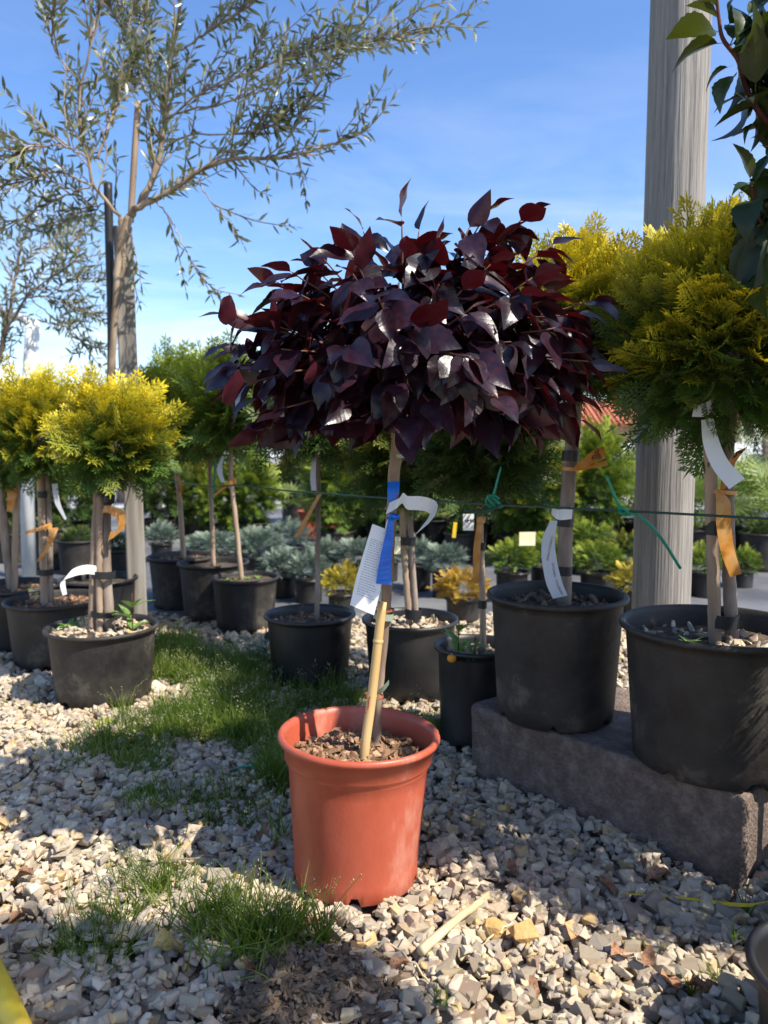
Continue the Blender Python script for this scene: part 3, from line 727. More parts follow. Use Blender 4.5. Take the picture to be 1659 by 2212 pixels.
strip_obj('ribbon_tail', [at(847, 1118, 1.256), at(843, 1140, 1.252), at(838, 1175, 1.25), at(832, 1215, 1.247), at(829, 1262, 1.245)], [.008, .011, .016, .020, .026], [(1, .2, 0), (1, .3, .05), (1, -.1, .06), (1, .15, .05), (.98, -.1, -.06)], M_blue, RB, n=18, origin=to)
V, F = tube([at(838, 1119, 1.26) - to, at(846, 1114, 1.249) - to, at(856, 1116, 1.25) - to, at(860, 1119, 1.262) - to], [.003, .005, .005, .003], 10); link('knot', mesh_np('knot', V, F, smooth=True), M_blue, RB)
tube_obj('string', [at(838, 1122, 1.258), at(832, 1145, 1.256), at(826, 1152, 1.257)], .0012, M_white, RB, 5, 8, origin=to)
to = at(860, 1090, 1.26)
o, info = strip_obj('paper_strip_tag', [at(838, 1098, 1.250), at(858, 1088, 1.240), at(870, 1076, 1.262), at(880, 1086, 1.275), at(905, 1087, 1.28), at(928, 1092, 1.275), at(936, 1103, 1.262), at(926, 1124, 1.245), at(912, 1142, 1.238)],
    [.020, .020, .017, .023, .024, .024, .025, .026, .026], [(.3, .3, .9), (.35, .3, .85), (.1, 0, 1), (0, -.1, 1), (0, -.15, 1), (.1, -.1, 1), (.55, -.2, .8), (.7, -.1, .6), (.72, 0, .62)], M_white, None, n=34)
tag(o, 'curled blank white paper strip looped round the purple tree trunk', 'tag')
# ------------------------------------------------------------------ conifer standards in black pots
def conifer(key, label, group, crown, pal, n, tmpl, stems, potmat=M_dusty, ribs=0, seed=1, slen=(.07, .12), fill=.86, chips=None, nchip=150, cs=(.004, .009), notches=6, clumps=46, spike=.1, trunkmat=None, dy=0, heap=.008, name='potted_conifer', rz=None, low=-.75, seg=64):
    sp = SP[key]; T = empty(name, sp['loc'], label, 'potted conifer', group); L = sp['loc']; Y = L.y + dy
    p, zs, zf = add_pot(T, sp, potmat, None, ribs, notches, fill, chips, seed, seg, nchip, heap, cs)
    p.rotation_euler.z = seed * .7
    cx, cy, rpx, rpz = crown; c = at(cx, cy, Y) - L
    tm = trunkmat or M_gtrunk
    for st in stems:                                 # (kind, [(px,py)...], radius)
        kind, pts, r = st[:3]; d = st[3] if len(st) > 3 else 0
        P = [at(x, y, Y + d) - L for x, y in pts]
        P[0].z = min(P[0].z, zs - .01)
        if kind == 'trunk': P = P + [c + Vector((0, 0, psize(rpz, Y) * .3))]
        tube_obj(kind, P, [r, r * .92, r * .85] if kind == 'trunk' else [r, r], M_stake if kind == 'stake' else tm, T, 10, 24, .0006)
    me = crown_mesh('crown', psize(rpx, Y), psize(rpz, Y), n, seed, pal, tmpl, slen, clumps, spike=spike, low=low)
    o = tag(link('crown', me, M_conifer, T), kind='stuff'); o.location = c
    return T, zf, Y
def tape_at(T, px, py, Y, r, h, parent_r=1.0, rx=1.0):
    return band('tape', at(px, py, Y) - T.location, r, h, M_tape, T, (0, .05, 0), rx)
def ribbon(name, pts, ws, side, label, cat='ribbon', m=None, n=14, parent=None, origin=None):
    o, info = strip_obj(name, pts, ws, side, m or M_orange, parent, .0005, n, origin)
    if parent is None: tag(o, label, cat)
    return o, info
def swirl(parent, info, f, size, turns=1.35, sgn=1, seed=0):
    """three black spirals printed on a ribbon"""
    P, sd, N, wv = info; n = len(P); i = min(n - 2, int(f * (n - 1))); c = P[i] + N[i] * .0009 * sgn; T = unit(P[i + 1] - P[i]); s = sd[i]; parts = []
    for k in range(3):
        a0 = k * 2.094 + seed; ctr = c + (s * math.cos(a0) + T * math.sin(a0)) * size * .30
        pts = []
        for q in range(26):
            t = q / 25; a = a0 + t * turns * 6.283; r = size * .26 * (1 - .86 * t); pts.append(ctr + (s * math.cos(a) + T * math.sin(a)) * r)
        pts = np.array(pts)
        for q in range(25):
            d = unit(pts[q + 1] - pts[q]); nn = np.cross(N[i], d) * size * .035
            parts.append((np.array([pts[q] - nn, pts[q + 1] - nn, pts[q + 1] + nn, pts[q] + nn]), np.array([(0, 1, 2, 3)])))
    V, F = join(parts); return link('printed_swirl', mesh_np('printed_swirl', V, F), M_ink, parent)

GA = 'conifer standards in black pots'
TB, zfB, YB = conifer('B', 'golden conifer with a double stem in the wide dusty pot on the stone block end', GA, (1585, 735, 222, 200), GOLD, 1500, SPR_HI,
    [('trunk', [(1582, 1385), (1575, 1200), (1572, 1000)], .0125), ('stake', [(1546, 1385), (1540, 1200), (1532, 940)], .0115, -.012)], M_dusty, 0, 11, (.055, .100), .84, M_stone, 70, (.005, .011), clumps=75, spike=.25)
YBs = YB - .012
for y, hh in ((975, .03), (1140, .026)): tape_at(TB, 1541, y, YBs, .0128, hh)
tape_at(TB, 1562, 1340, YB - .006, .026, .024)
TA, zfA, YA = conifer('A', 'golden conifer with a thick single stem in the smooth pot on the stone block', GA, (1258, 715, 108, 150), GOLD, 1100, SPR_HI,
    [('trunk', [(1218, 1280), (1224, 1100), (1238, 940)], .0165)], M_dusty, 0, 12, (.052, .095), .87, M_darkbark, 160, (.005, .011), clumps=50, spike=.22)
tape_at(TA, 1233, 985, YA, .0172, .022); tape_at(TA, 1220, 1125, YA, .018, .024); tape_at(TA, 1216, 1232, YA, .0185, .02)
# left group
T, zf, Y1 = conifer('L1', 'golden conifer standard in a dusty black pot with gravel-topped soil and weeds', GA, (250, 955, 97, 84), GOLD, 1000, SPR_MD,
    [('trunk', [(236, 1350), (228, 1200), (232, 1060)], .0165), ('stake', [(214, 1350), (214, 1200), (216, 1070)], .010, -.02), ('stake', [(196, 1330), (204, 1180), (212, 1040)], .011, -.01)], M_dusty, 0, 13, (.06, .10), .90, M_stone, 200, (.005, .010), clumps=52, spike=.12)
tape_at(T, 224, 1240, Y1 - .01, .030, .022, 1, 1.1); tape_at(T, 225, 1325, Y1 - .01, .032, .018, 1, 1.1)
T, zf, Y2 = conifer('L2', 'golden conifer standard between the far-left pot and the weedy gravel-topped pot', GA, (92, 935, 86, 96), GOLD, 900, SPR_MD,
    [('stake', [(96, 1290), (90, 1100), (84, 940)], .0125, -.02), ('trunk', [(108, 1290), (106, 1150), (100, 1020)], .0125)], M_dusty, 0, 14, (.06, .11), .86, M_bark, 150, (.006, .013), clumps=46, spike=.15)
tape_at(T, 97, 1235, Y2 - .01, .027, .02); tape_at(T, 91, 1068, Y2 - .02, .014, .022)
T, zf, Y3 = conifer('L3', 'golden conifer standard with forked stems at the end of the left row', GA, (8, 962, 58, 84), GOLD, 700, SPR_MD,
    [('trunk', [(24, 1270), (14, 1150), (2, 1040)], .012), ('stake', [(30, 1270), (34, 1150), (38, 1040)], .012), ('stake', [(22, 1270), (8, 1160), (-4, 1060)], .012, .02)], M_black, 0, 15, (.06, .10), .88, M_bark, 100, clumps=40)
# lime row
T, zf, Y4 = conifer('P4', 'lime conifer standard in the rearmost of three ribbed pots', 'lime conifers in ribbed pots', (392, 885, 84, 88), LIME, 760, SPR_MD,
    [('trunk', [(397, 1198), (388, 1080), (378, 960)], .0125)], M_dusty, 26, 16, (.08, .14), .9, M_bark, 60, clumps=36, trunkmat=M_stake, spike=.2)
T, zf, Y5 = conifer('P5', 'lime conifer standard in the middle of three ribbed pots', 'lime conifers in ribbed pots', (462, 892, 80, 84), LIME, 720, SPR_MD,
    [('trunk', [(461, 1222), (457, 1100), (452, 980)], .0105)], M_dusty, 26, 17, (.08, .14), .88, None, clumps=36, trunkmat=M_stake, spike=.2)
T, zf, Y6 = conifer('P6', 'lime conifer standard with a slanting stem in the foremost of three ribbed pots', 'lime conifers in ribbed pots', (505, 885, 70, 88), LIME, 760, SPR_MD,
    [('trunk', [(522, 1240), (510, 1130), (498, 1010)], .0105)], M_dusty, 26, 18, (.07, .12), .9, None, clumps=36, trunkmat=M_stake, spike=.2)
# behind the purple tree
T, zf, Y7 = conifer('P7', 'green conifer with one thin dark stem in the black pot behind the red pot', GA, (690, 895, 112, 84), GREEN, 760, SPR_MD,
    [('trunk', [(684, 1325), (687, 1150), (688, 985)], .0085)], M_black, 0, 19, (.07, .11), .84, M_bark, 90, clumps=34, trunkmat=M_gtrunk)
T, zf, Y8 = conifer('P8', 'double-stemmed conifer with pale gravel topping in the black pot behind the red pot', GA, (880, 980, 118, 96), GOLDG, 720, SPR_MD,
    [('trunk', [(900, 1330), (890, 1200), (884, 1080)], .0105), ('stake', [(885, 1330), (874, 1200), (868, 1080)], .0105)], M_black, 0, 20, (.07, .12), .86, M_stone, 120, (.006, .011), clumps=36)
tape_at(T, 880, 1168, Y8, .024, .024); tape_at(T, 893, 1325, Y8, .025, .03)
T, zf9, Y9 = conifer('P9', 'dark green conifer in the narrow black pot beside the stone block', GA, (1048, 955, 112, 100), GREEN, 800, SPR_MD,
    [('trunk', [(1045, 1385), (1040, 1200), (1036, 1020)], .0085)], M_black, 0, 22, (.065, .105), .88, M_stone, 70, (.005, .010), clumps=36, trunkmat=M_stake)
tape_at(T, 1040, 1180, Y9, .0098, .02); tape_at(T, 1042, 1305, Y9, .0105, .02)

# ribbons and tags on the conifers
o, inf = ribbon('orange_ribbon', [at(1552, 1060, YB - .03), at(1562, 1085, YB - .035), at(1563, 1130, YB - .04), at(1572, 1190, YB - .04), at(1590, 1243, YB - .045)], [.012, .026, .027, .026, .022], [(1, .1, 0), (1, 0, 0), (1, 0, .1), (.97, .1, .2), (.93, 0, .3)], 'long orange ribbon with black swirls on the double-stemmed golden conifer', n=22)
for f, sz in ((.24, .020), (.58, .022), (.93, .022)): swirl(o, inf, f, sz, sgn=-1, seed=f)
band('knot_band', at(1556, 1062, YB - .005), .027, .007, M_orange, o, (0, .08, 0))
o, inf = ribbon('orange_ribbon', [at(1560, 1058, YB - .03), at(1575, 1010, YB - .03), at(1590, 985, YB - .03), at(1603, 970, YB - .03)], [.010, .018, .024, .022], [(.9, 0, .4)] * 4, 'short upright orange ribbon end behind the handwritten tag', n=10); swirl(o, inf, .85, .02, sgn=-1)
o, inf = ribbon('orange_ribbon', [at(1240, 1014, YA - .03), at(1262, 1000, YA - .035), at(1285, 985, YA - .03), at(1306, 978, YA - .02)], [.010, .022, .030, .026], [(0, .3, 1)] * 4, 'orange ribbon bow sticking out from the thick-stemmed golden conifer', n=12); swirl(o, inf, .8, .024, sgn=1)
swirl(o, inf, .8, .024, sgn=-1)
band('knot_band', at(1230, 1013, YA), .0175, .008, M_orange, o, (0, .1, 0))
strip_obj('ribbon_end', [at(1240, 1016, YA - .03), at(1270, 1010, YA - .03), at(1312, 1000, YA - .03)], [.006, .007, .012], [(0, .5, 1)] * 3, M_orange, o, n=8)
to = at(1530, 900, YB - .05)
TGB = empty('plant_tag', to, 'long grey-white tag with faint handwriting on the double-stemmed golden conifer', 'tag')
o, inf = strip_obj('strip', [at(1497, 888, YB - .07), at(1525, 884, YB - .075), at(1542, 872, YB - .06), at(1545, 890, YB - .05)], [.020, .026, .030, .016], [(.2, .1, 1)] * 4, M_white, TGB, n=12, origin=to)
o, inf = strip_obj('strip', [at(1528, 905, YB - .065), at(1536, 955, YB - .07), at(1556, 1003, YB - .075), at(1592, 1045, YB - .08)], [.022, .028, .030, .032], [(1, 0, .2), (1, 0, .3), (.92, 0, .45), (.85, 0, .6)], M_white, TGB, n=18, origin=to)
printed_lines(TGB, inf, 14, M_grayink, .5, seed=9, start=.35, step=.045, sgn=-1, lw=.0006); 
to = at(1205, 1120, YA - .03)
TGA = empty('plant_tag', to, 'white strip tag with printed lettering hanging into the smooth pot on the stone block', 'tag')
strip_obj('loop', [at(1192, 1104, YA - .02), at(1208, 1112, YA - .045), at(1236, 1108, YA - .03)], [.016, .022, .026], [(.1, .2, 1)] * 3, M_white, TGA, n=10, origin=to)
o, inf = strip_obj('strip', [at(1196, 1125, YA - .04), at(1185, 1165, YA - .05), at(1186, 1205, YA - .06), at(1196, 1255, YA - .07), at(1210, 1290, YA - .075)], [.016, .027, .031, .033, .031], [(1, 0, 0), (1, 0, 0), (1, 0, .05), (.97, 0, .2), (.95, 0, .22)], M_grayplast, TGA, n=22, origin=to)
Pm, sdm, Nm, wm = inf; sg = -1 if Nm[10][1] > 0 else 1
def text_along(parent, body, info, f0, size, off, m, sgn):
    """one word after another laid along the bent strip, reading downwards"""
    P, sd, N, wv = info; n = len(P); cum = np.concatenate([[0], np.cumsum(np.linalg.norm(np.diff(P, axis=0), axis=1))]); s = f0 * cum[-1]
    for wd in body.split():
        if s > cum[-1] * .97: break
        i = min(n - 2, int(np.searchsorted(cum, s) - 1) if s > 0 else 0); i = max(i, 0); T = unit(P[i + 1] - P[i]); q = P[i] + T * (s - cum[i]); nn = N[i] * sgn
        e = np.cross(nn, T)
        text_on(parent, wd, q + N[i] * sgn * .0008 + e * off, T, nn, size, m); s += (len(wd) * .60 + .5) * size
text_along(TGA, 'CUPRESSOCYPARIS LEYLANDII GOLD RIDER', inf, .20, .0062, .004, M_ink, sg)
o, inf2 = ribbon('paper_tag', [at(1213, 862, YA - .06), at(1222, 890, YA - .07), at(1246, 936, YA - .07)], [.014, .018, .021], [(1, 0, .2), (1, 0, .3), (.85, 0, .5)], 'plain white tag hanging under the thick-stemmed golden conifer crown', 'tag', M_white, 12)
o, inf2 = ribbon('paper_tag', [at(208, 1232, Y1 - .03), at(185, 1230, Y1 - .06), at(155, 1238, Y1 - .09), at(136, 1256, Y1 - .10), at(140, 1285, Y1 - .10)], [.026, .027, .026, .018, .012], [(0, .25, 1), (.05, .3, 1), (.2, .4, .9), (.7, .4, .6), (1, .2, .3)], 'curved white strip tag sticking out from the gravel-topped golden conifer stake', 'tag', M_white, 18)
o, inf2 = ribbon('orange_ribbon', [at(224, 1098, Y1 - .03), at(240, 1102, Y1 - .045), at(262, 1118, Y1 - .05), at(258, 1150, Y1 - .05), at(236, 1158, Y1 - .045)], [.016, .024, .036, .030, .026], [(.1, .2, 1), (0, .3, 1), (.5, 0, .8), (.8, 0, .5), (.3, 0, 1)], 'bunched orange ribbon on the stem of the gravel-topped golden conifer', n=18)
band('knot_band', at(226, 1102, Y1), .0235, .012, M_orange, o, (0, .1, 0))
V, F = tube([at(236, 1068, Y1 - .03), at(236, 1086, Y1 - .04)], [.017, .015], 14); o = tag(link('black_cap', mesh_np('black_cap', V, F, smooth=True), M_tape), 'black rubber cap on the stem above the bunched orange ribbon', 'cap')
o, inf2 = ribbon('orange_ribbon', [at(112, 1135, Y2 - .03), at(85, 1142, Y2 - .05), at(54, 1152, Y2 - .05)], [.020, .015, .010], [(0, .3, 1)] * 3, 'orange ribbon pointing sideways on the stake between the left pots', n=8)
o, inf2 = ribbon('orange_ribbon', [at(118, 1140, Y2 - .035), at(106, 1175, Y2 - .045), at(84, 1212, Y2 - .05)], [.030, .020, .014], [(1, .2, .2)] * 3, 'orange ribbon hanging down the stake between the left pots', n=8)
o, inf2 = ribbon('paper_tag', [at(118, 1045, Y2 - .04), at(124, 1085, Y2 - .05), at(142, 1122, Y2 - .05)], [.020, .018, .008], [(1, 0, .1), (1, 0, .3), (.8, 0, .5)], 'grey-white tag hanging from the crown between the left pots', 'tag', M_grayplast, 10)
o, inf2 = ribbon('orange_ribbon', [at(24, 1055, Y3 - .03), at(26, 1075, Y3 - .04), at(20, 1105, Y3 - .04)], [.040, .034, .02], [(1, 0, 0)] * 3, 'orange ribbon across the forked stems of the end conifer', n=8)
o, inf2 = ribbon('orange_ribbon', [at(507, 1036, Y6 - .02), at(485, 1052, Y6 - .03), at(461, 1072, Y6 - .03)], [.026, .018, .012], [(.2, 0, 1)] * 3, 'orange ribbon tied to the slanting lime conifer stem', n=8)
band('knot_band', at(504, 1038, Y6), .0115, .02, M_orange, o, (0, .1, 0))
o, inf2 = ribbon('orange_ribbon', [at(383, 1030, Y4 - .03), at(392, 1052, Y4 - .035), at(386, 1075, Y4 - .03)], [.012, .020, .012], [(1, 0, .4)] * 3, 'orange ribbon on the stem of the rearmost lime conifer', n=8)
o, inf2 = ribbon('paper_tag', [at(482, 985, Y6 - .05), at(474, 1015, Y6 - .06), at(482, 1042, Y6 - .06)], [.010, .022, .016], [(1, 0, 0)] * 3, 'grey curved tag hanging under the lime conifer crowns', 'tag', M_grayplast, 10)
o, inf2 = ribbon('green_ribbon', [at(466, 995, Y5 - .03), at(463, 1030, Y5 - .03), at(460, 1078, Y5 - .03)], [.014, .012, .010], [(1, 0, 0)] * 3, 'green ribbon along the middle lime conifer stem', 'ribbon', M_green, 8)
o, inf2 = ribbon('orange_ribbon', [at(692, 1066, Y7 - .03), at(670, 1105, Y7 - .035), at(642, 1158, Y7 - .04)], [.020, .022, .024], [(.9, 0, .5)] * 3, 'straight orange ribbon slanting down from the thin dark stem', n=10)
o, inf2 = ribbon('paper_tag', [at(679, 985, Y7 - .03), at(676, 1030, Y7 - .035), at(678, 1060, Y7 - .035)], [.012, .018, .016], [(1, 0, 0)] * 3, 'grey tag hanging beside the thin dark stem', 'tag', M_grayplast, 8)
o, inf2 = ribbon('orange_ribbon', [at(1036, 1130, Y9 - .02), at(1030, 1190, Y9 - .022), at(1028, 1260, Y9 - .022)], [.014, .018, .016], [(1, 0, 0)] * 3, 'orange ribbon hanging along the stem beside the stone block', n=10); swirl(o, inf2, .4, .014, sgn=-1)
band('knot_band', at(1039, 1122, Y9), .0100, .016, M_orange, o)
def card(name, cx, cy, wpx, hpx, Y, m, label, tilt=0, rough=None):
    c = at(cx, cy, Y); V, F = box(0, 0, 0, psize(wpx, Y), .0012, psize(hpx, Y)); o = link(name, mesh_np(name, V, F), m, None, c); o.rotation_euler = (0, tilt, .1)
    return tag(o, label, 'tag')
o = card('price_card', 1012, 1128, 24, 36, Y9 + .25, M_white, 'small white card with black handwriting behind the narrow pot conifer')
for k in range(3):
    pts = [Vector((-.010 + .008 * k, -.001, .008)), Vector((-.006 + .008 * k, -.001, .001 + .003 * (k % 2))), Vector((-.002 + .008 * k, -.001, .009)), Vector((-.002 + .008 * k, -.001, -.002))]
    V, F = tube(spline(pts, 10), .0009, 4); link('handwriting', mesh_np('handwriting', V, F), M_ink, o)
card('yellow_card', 858, 1178, 14, 38, Y8 - .05, M_cream, 'small pale yellow card beside the double stems')
card('cream_card', 1139, 1164, 36, 30, 2.9, M_cream, 'cream card standing above the green-gold shrubs')
card('yellow_tag', 982, 1145, 8, 34, 3.3, M_yellow, 'narrow bright yellow tag hanging before the palm pots', .1)

# ------------------------------------------------------------------ wire across the rows and its green ties
def wy(px): k = (px - 829.5) / FPX; return 1.96 / (1 + 1.11 * k * 1.0)
WP = []
for x, y in ((278, 1040), (360, 1040), (460, 1051), (520, 1048), (600, 1058), (700, 1066), (840, 1076), (950, 1083), (1060, 1090), (1250, 1099), (1450, 1109), (1660, 1121), (1900, 1136)):
    WP.append(at(x, y, wy(x)))
o = tube_obj('wire', WP, .0023, M_wire, None, 8, 90); tag(o, 'thin dark green coated wire stretched across in front of the pots', 'wire')
yk = wy(1065) - .006
K1 = empty('green_tie', at(1065, 1085, yk), 'knotted green plastic tie with a tail pointing up on the wire', 'tie'); ko = K1.location
tube_obj('tail', [at(1063, 1080, yk), at(1070, 1055, yk - .004), at(1082, 1008, yk - .006)], [.0028, .0028, .002], M_green, K1, 8, 12, origin=ko)
tube_obj('tail', [at(1078, 1092, yk), at(1060, 1101, yk - .006), at(1035, 1106, yk - .006), at(1003, 1103, yk - .004)], [.0024, .0028, .0028, .0028], M_wire, K1, 8, 14, origin=ko)
for k in range(3):
    pts = [at(1064 + 14 * math.cos(a) + 3 * k, 1083 + 13 * math.sin(a + k * .9), yk + .006 * math.sin(a + k * 2)) for a in np.linspace(0, 6.0, 12)]
    tube_obj('knot_loop', pts, .0024, M_green, K1, 7, 30, origin=ko)
yk = wy(1350) - .005
K2 = empty('green_tie', at(1350, 1103, yk), 'green plastic tie with a long bent tail hanging before the round pole', 'tie'); ko = K2.location
tube_obj('tail', [at(1345, 1103, yk), at(1330, 1078, yk - .004), at(1310, 1027, yk - .006)], [.0030, .0030, .0026], M_green, K2, 8, 14, origin=ko)
tube_obj('tail', [at(1352, 1104, yk), at(1385, 1118, yk - .006), at(1425, 1158, yk - .008), at(1470, 1228, yk - .008)], [.0030, .0032, .0032, .0028], M_green, K2, 8, 20, origin=ko)
pts = [at(1349 + 11 * math.cos(a), 1104 + 8 * math.sin(a * 1.2), yk + .005 * math.sin(a)) for a in np.linspace(0, 7, 12)]
tube_obj('knot_loop', pts, .0032, M_green, K2, 8, 26, origin=ko)

# ------------------------------------------------------------------ weeds growing in pots, fruit
WL = [leaf_vf(6, 1, .30, .8, 1, .25, .5), leaf_vf(6, 1, .38, .75, 1, .2, .8), leaf_vf(6, 1, .26, .85, 1, .3, .25)]
def weed(loc, n, size, up, label, seed, group=None, name='weed', tiers=1, leafmat=None):
    rg = np.random.default_rng(seed); T = empty(name, loc, label, 'weed', group); it = []
    for k in range(n):
        a = k * 2.4 + rg.uniform(-.3, .3); tz = (k % tiers) * size * .45; u = up * rg.uniform(.7, 1.3)
        d = unit([math.cos(a), math.sin(a), u]); it.append((int(rg.integers(3)), basis(d, unit([-math.cos(a) * .6, -math.sin(a) * .6, 1])), size * rg.uniform(.7, 1.1), np.array([0, 0, tz])))
    leaf_things(T, it, WL, leafmat or M_weed, 60)
    if tiers > 1: tube_obj('stem', [Vector((0, 0, -.005)), Vector((.002, 0, size * .5 * tiers))], .0016, M_redstem, T, 5)
    return T
s9 = SP['P9']; l = s9['loc']; zz = l.z + s9['h'] * .88 + .008
weed(at(990, 1372, l.y - .03) * 1, 9, .065, 1.0, 'tall leafy green weed in the narrow pot beside the stone block', 1, tiers=3).location.z = zz
weed(at(1025, 1385, l.y - .06) * 1, 9, .055, .55, 'low leafy green weed near the orange fruit', 2, tiers=2).location.z = zz
weed(at(1012, 1400, l.y - .075) * 1, 6, .035, .5, 'tiny green rosette in front of the low leafy weed', 3).location.z = zz
bm = bmesh.new(); bmesh.ops.create_icosphere(bm, subdivisions=3, radius=.0115)
for v in bm.verts: v.co.z *= .92 - .1 * (1 if v.co.z > .009 else 0)
bmesh.ops.create_cone(bm, cap_ends=True, segments=6, radius1=.002, radius2=.001, depth=.004, matrix=Matrix.Translation((0, 0, .0105)))
o = bmesh_obj('fruit', bm, M_fruit, None, True); o.location = at(976, 1402, l.y - .085); o.location.z = zz + .008; tag(o, 'small round orange fruit lying in the narrow pot', 'fruit')
s1 = SP['L1']; l = s1['loc']; zz = l.z + s1['h'] * .9 + .008
weed(at(285, 1330, l.y - .02) * 1, 9, .075, .75, 'tall leafy weed in the gravel-topped conifer pot', 4, tiers=3).location.z = zz
weed(at(148, 1320, l.y + .02) * 1, 8, .055, .55, 'small rosette weed at the edge of the gravel-topped pot', 5).location.z = zz
weed(at(78, 1255, SP['L2']['loc'].y + .12) * 1, 6, .06, 1.4, 'pale weed sprig growing behind the left pots', 6).location.z = SP['L2']['loc'].z + SP['L2']['h'] * .9
l = SP['B']['loc']; zz = l.z + SP['B']['h'] * .84 + .012
weed(at(1490, 1345, l.y - .04) * 1, 8, .035, .7, 'small grey-green rosette in the wide dusty pot', 7).location.z = zz
l = SP['P7']['loc']; weed(at(722, 1320, l.y - .02) * 1, 5, .03, .5, 'tiny bright sprout in the thin-stemmed conifer pot', 8).location.z = l.z + SP['P7']['h'] * .84 + .005
l = SP['P6']['loc']
for k in range(5): weed(at(470 + 22 * k, 1236, l.y - .05 + .02 * k) * 1, 7, .035, .8, 'small green sprouts in the foremost ribbed pot', 30 + k, 'sprouts in the foremost ribbed pot').location.z = l.z + SP['P6']['h'] * .9
# ------------------------------------------------------------------ olive trees
OL = [leaf_vf(5, 1, .24, .9, 1, .12, cu, 0, petiole=.05) for cu in (.1, .3, -.2)]
def olive(name, base_loc, label, limbs, twig_gap, seed, trunk=None, limit=300, lsz=(.038, .062), Y=3.1, tl=(.14, .34)):
    rg = np.random.default_rng(seed); T = empty(name, base_loc, label, 'olive tree'); L = np.array(tuple(base_loc)); wood = []; items = []
    def leaves(P, gap):
        seg = np.linalg.norm(np.diff(P, axis=0), axis=1); tot = seg.sum(); cum = np.concatenate([[0], np.cumsum(seg)]); s = gap; k = 0
        while s < tot:
            i = min(len(P) - 2, int(np.searchsorted(cum, s) - 1)); ax = unit(P[i + 1] - P[i]); q = P[i] + ax * (s - cum[i])
            side = unit(np.cross(ax, [0, 0, 1]) + rg.normal(0, .15, 3)); up = np.cross(side, ax)
            v = side if k % 2 else up
            for sg in (-1, 1):
                if rg.random() < .12: continue
                d = unit(ax * rg.uniform(.5, 1.1) + v * sg + rg.normal(0, .2, 3)); items.append((int(rg.integers(3)), basis(d, unit(np.array([0, 0, 1.0]) + rg.normal(0, .7, 3))), rg.uniform(*lsz), q))
            s += gap * rg.uniform(.8, 1.25); k += 1
        ax = unit(P[-1] - P[-2]); items.append((0, basis(ax, [0, 0, 1.0]), lsz[0], P[-1]))
    for pts, r0, r1, tw in limbs:
        P = spline([np.array(tuple(p)) - L for p in pts], 22) + rg.normal(0, .003, (22, 3)); wood.append(tube(P, np.linspace(r0 * (.5 if r0 < .015 else .65), r1 * .7, 22), 7))
        if r1 < .004: leaves(P[11:], .026)
        seg = np.linalg.norm(np.diff(P, axis=0), axis=1).sum(); n = int(seg / twig_gap * tw)
        for k in range(n):
            f = rg.uniform(.18, 1.0); i = min(20, int(f * 21)); q = P[i]; ax = unit(P[i + 1] - P[i])
            d = unit(ax * .95 + rg.normal(0, .45, 3) + np.array([0, 0, .28])); ln = rg.uniform(*tl); b = q + d * ln * .5 + rg.normal(0, .015, 3)
            e = q + d * ln + np.array([0, 0, rg.uniform(-.03, .05)]); TP = spline([q, b, e], 9); wood.append(tube(TP, np.linspace(.0034, .0012, 9), 5)); leaves(TP, .026)
    if trunk:
        for pts, rr in trunk: tube_obj('trunk', pts, rr, M_olivebark, T, 12, 40, .001, origin=base_loc)
    C = link('crown', mesh_np('crown', *join(wood), smooth=True), M_olivebark, T)
    leaf_things(C, items, OL, M_olive, limit, key=lambda it: it[3][1])
    return T, len(items)
Yo = 3.0
def o3(pts, d0=0, d1=0): return [at(x, y, Yo + d0 + (d1 - d0) * i / max(1, len(pts) - 1)) for i, (x, y) in enumerate(pts)]
limbs = [
 (o3([(280, 470), (300, 445), (345, 425), (420, 375), (500, 345), (610, 338), (700, 318), (785, 285)], 0, -.1), .022, .003, 1.0),
 (o3([(300, 445), (340, 360), (350, 300), (358, 220), (372, 120), (395, -60)], 0, .1), .020, .006, 1.3),
 (o3([(352, 270), (420, 210), (520, 165), (640, 120), (760, 95), (935, 68)], .05, -.2), .010, .0025, 1.2),
 (o3([(385, 245), (470, 225), (560, 200), (650, 165), (720, 130), (830, 70)], .05, .15), .008, .0025, 1.1),
 (o3([(262, 470), (205, 405), (190, 345), (173, 275), (175, 180), (212, 40), (230, -60)], 0, -.15), .014, .004, 1.2),
 (o3([(212, 345), (250, 225), (300, 105), (330, -60)], -.05, .25), .010, .004, 1.4),
 (o3([(205, 405), (130, 372), (60, 385), (-70, 400)], 0, -.3), .008, .0028, 1.2),
 (o3([(190, 340), (130, 315), (60, 325), (-60, 352)], -.1, -.4), .007, .0028, 1.3),
 (o3([(335, 432), (372, 480), (410, 560), (462, 645)], -.02, -.15), .006, .0022, .22),
 (o3([(425, 390), (450, 430), (480, 462), (522, 522)], -.1, -.2), .005, .0022, .2),
 (o3([(345, 330), (420, 290), (520, 290), (620, 255), (700, 215)], .1, -.25), .008, .0028, 1.2),
 (o3([(372, 120), (450, 70), (540, 10), (620, -60)], .1, -.05), .009, .004, 1.4),
 (o3([(175, 180), (120, 110), (105, 50), (112, 20)], -.1, -.3), .006, .0025, 1.0),
 (o3([(260, 470), (230, 440), (150, 470), (60, 500)], .1, .3), .007, .003, 1.0),
 (o3([(265, 475), (285, 520), (298, 570), (305, 615)], 0, -.08), .005, .0022, .25),
 (o3([(300, 105), (250, 40), (200, -50)], .2, .4), .007, .004, 1.5),
 (o3([(358, 220), (300, 150), (280, 60), (300, -60)], .15, .35), .008, .004, 1.5),
 (o3([(200, 400), (120, 430), (60, 470), (-40, 520)], -.05, .1), .007, .003, 1.0),
]
ob = at(208, 1100, Yo); ob = Vector((ob.x, Yo, 0))
